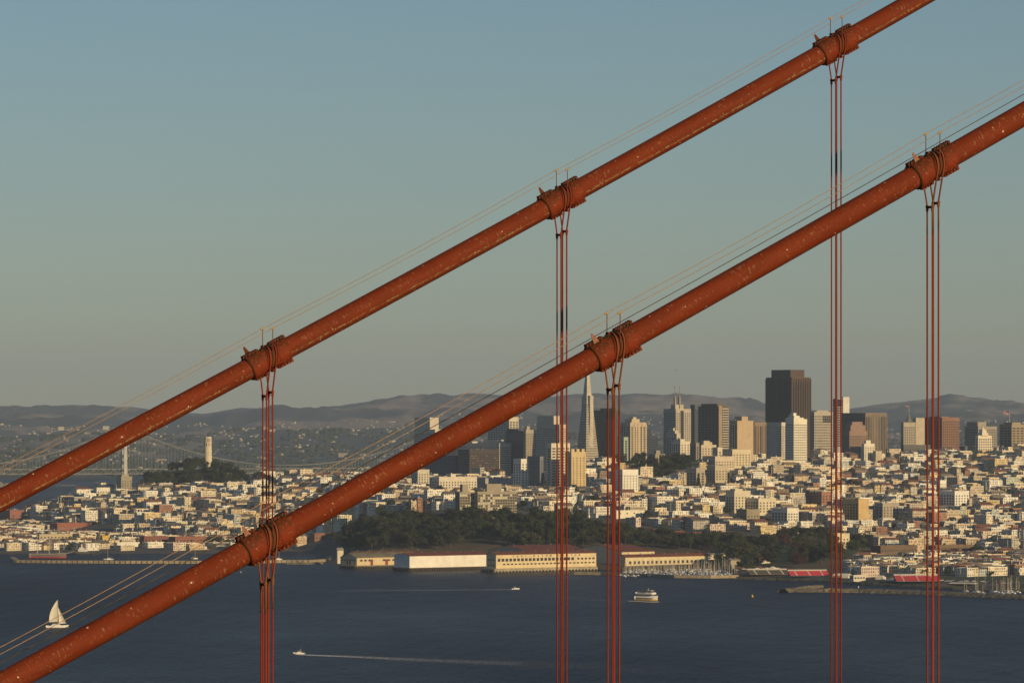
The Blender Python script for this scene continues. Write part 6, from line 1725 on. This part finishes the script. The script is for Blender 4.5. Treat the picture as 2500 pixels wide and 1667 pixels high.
for i, (vis, p, w_, d, z, dz, h, px, py) in enumerate(houses):
    cn, wc = rg.choice(PAL2); rn, rc = rg.choice(ROOFC)
    if pxof(p.x, p.y) > 2080 and p.y < 5250 and rg.random() < .22: rn, rc = rg.choice(ROOFC[9:])
    k = rg.uniform(.88, 1.08); wc = tuple(min(.84, c*k) for c in wc)
    if rn == 'red' and rg.random() < .5: rt_ = 'gable'
    else: rt_ = 'flat' if rn == 'flat' else 'gable'
    a, b_, c_ = house_geo(w_, d, h, dz, wc, rt_, rc, rg)
    if i < 300:
        root = empty('hillside_house', (p.x, p.y, z), GRID)
        a.build('wall', MAT_ATTR, root); b_.build('roof', MAT_ATTR, root); c_.build('glazing', G_DARK, root, kind='stuff')
        roofw = {'flat': 'flat-roofed', 'red': 'red-roofed', 'gable': 'pitched-roofed'}[rn]
        lab = '%s %s %s house %s' % (STOR.get(int(round(h/3.1)), 'tall'), cn, roofw, near_phrase(px, py))
        root['category'] = 'house'; root['group'] = 'houses covering the hillsides'
        named[lab].append((px, root))
    else:
        bulk(big, (a, b_), p, z); bulk(glassb, (c_,), p, z)
for lab, L_ in named.items():
    L_.sort(key=lambda q: q[0])
    for i, (px, r) in enumerate(L_):
        r['label'] = lab if len(L_) == 1 else '%s, %s' % (lab, ORD[min(i, len(ORD)-1)])
o = big.build('distant_houses', MAT_ATTR, kind='stuff'); tag(o, 'dense mass of smaller houses packed over the city slopes', 'houses', kind='stuff')
g_ = glassb.build('glazing', G_DARK, o, kind='stuff')
# parked cars along the right shore and beside the meadow
def car_meshes(c, nm):
    m = mat('car_paint_'+nm, c, .35, .03, 1.0, 0.0, .5)
    b = MB(); b.frustum((-2.2, 2.2, -.88, .88), (-2.1, 2.1, -.84, .84), .35, .88); b.frustum((-1.5, 1.05, -.8, .8), (-1.1, .45, -.66, .66), .88, 1.45); body = b.mesh('body', m)
    b = MB(); b.frustum((-1.46, 1.0, -.815, .815), (-1.12, .52, -.69, .69), .93, 1.36, top=False); gl = b.mesh('window_band', G_DARK)
    return body, gl
b = MB(); b.cyl((0, -.1, 0), (0, .1, 0), .33, n=10); WHEEL = b.mesh('wheel', mat('tyre', (0.02,0.02,0.02), .9))
CARS = {n_: car_meshes(c_, n_) for n_, c_ in (('white', (0.75,0.74,0.72)), ('silver', (0.45,0.45,0.46)), ('black', (0.03,0.03,0.035)), ('dark_blue', (0.04,0.06,0.14)), ('red', (0.35,0.03,0.03)))}
rgc = random.Random(91); named = defaultdict(list)
for i in range(64):
    if i < 44: px = 2120 + 370*(i+rgc.random())/44; Y = 4640 - (px-2120)*.36 + rgc.choice((0, 14)); wh_ = 'on the right shore'; rz = R(-20)
    else: px = 1752 + 150*(i-44+rgc.random())/20; Y = 4905 + rgc.choice((0, 9, 40)); wh_ = 'beside the marina corner trees'; rz = R(8)
    X = (px-CX)/F*Y; z = ground(X, Y)
    if z < 2.5: continue
    cn = rgc.choice(('white', 'white', 'silver', 'silver', 'black', 'dark_blue', 'red'))
    r = empty('parked_car', (X, Y, z+.02), rz + rgc.choice((0, math.pi))); r['category'] = 'car'; r['group'] = 'cars parked along the shore'
    obj('body', CARS[cn][0], r); obj('window_band', CARS[cn][1], r)
    for a_, b2 in ((-1.35, .8), (-1.35, -.8), (1.35, .8), (1.35, -.8)):
        wo = obj('wheel', WHEEL, r); wo.location = (a_, b2, .33)
    named['%s car parked %s' % (cn.replace('_', ' '), wh_)].append((px, r))
for lab, L_ in named.items():
    L_.sort(key=lambda q: q[0])
    for i, (px, r) in enumerate(L_): r['label'] = lab if len(L_) == 1 else '%s, %s' % (lab, ORD[i] if i < len(ORD) else 'number %d from left' % (i+1))
# tree labels: kind, size and the thing nearest to each
named = defaultdict(list)
for r, px, py, kd, h in TREES:
    w_ = {'cypress': 'dark spreading cypress', 'round': 'dark round-crowned tree', 'conifer': 'dark pointed conifer', 'red': 'reddish round-crowned tree'}[kd]
    s = 'tall ' if h > 18 else ('small ' if h < 12 else '')
    named['%s%s %s' % (s, w_, near_phrase(px, py))].append((px, r))
for lab, L_ in named.items():
    L_.sort(key=lambda q: q[0])
    for i, (px, r) in enumerate(L_):
        r['label'] = lab if len(L_) == 1 else '%s, %s' % (lab, ORD[i] if i < len(ORD) else 'number %d from left' % (i+1))
for o in bpy.data.objects:
    for k in ('_w', '_l', '_h'):
        if k in o: del o[k]
print('houses', len(houses), 'lots', len(lots), 'trees', TREE_N[0])
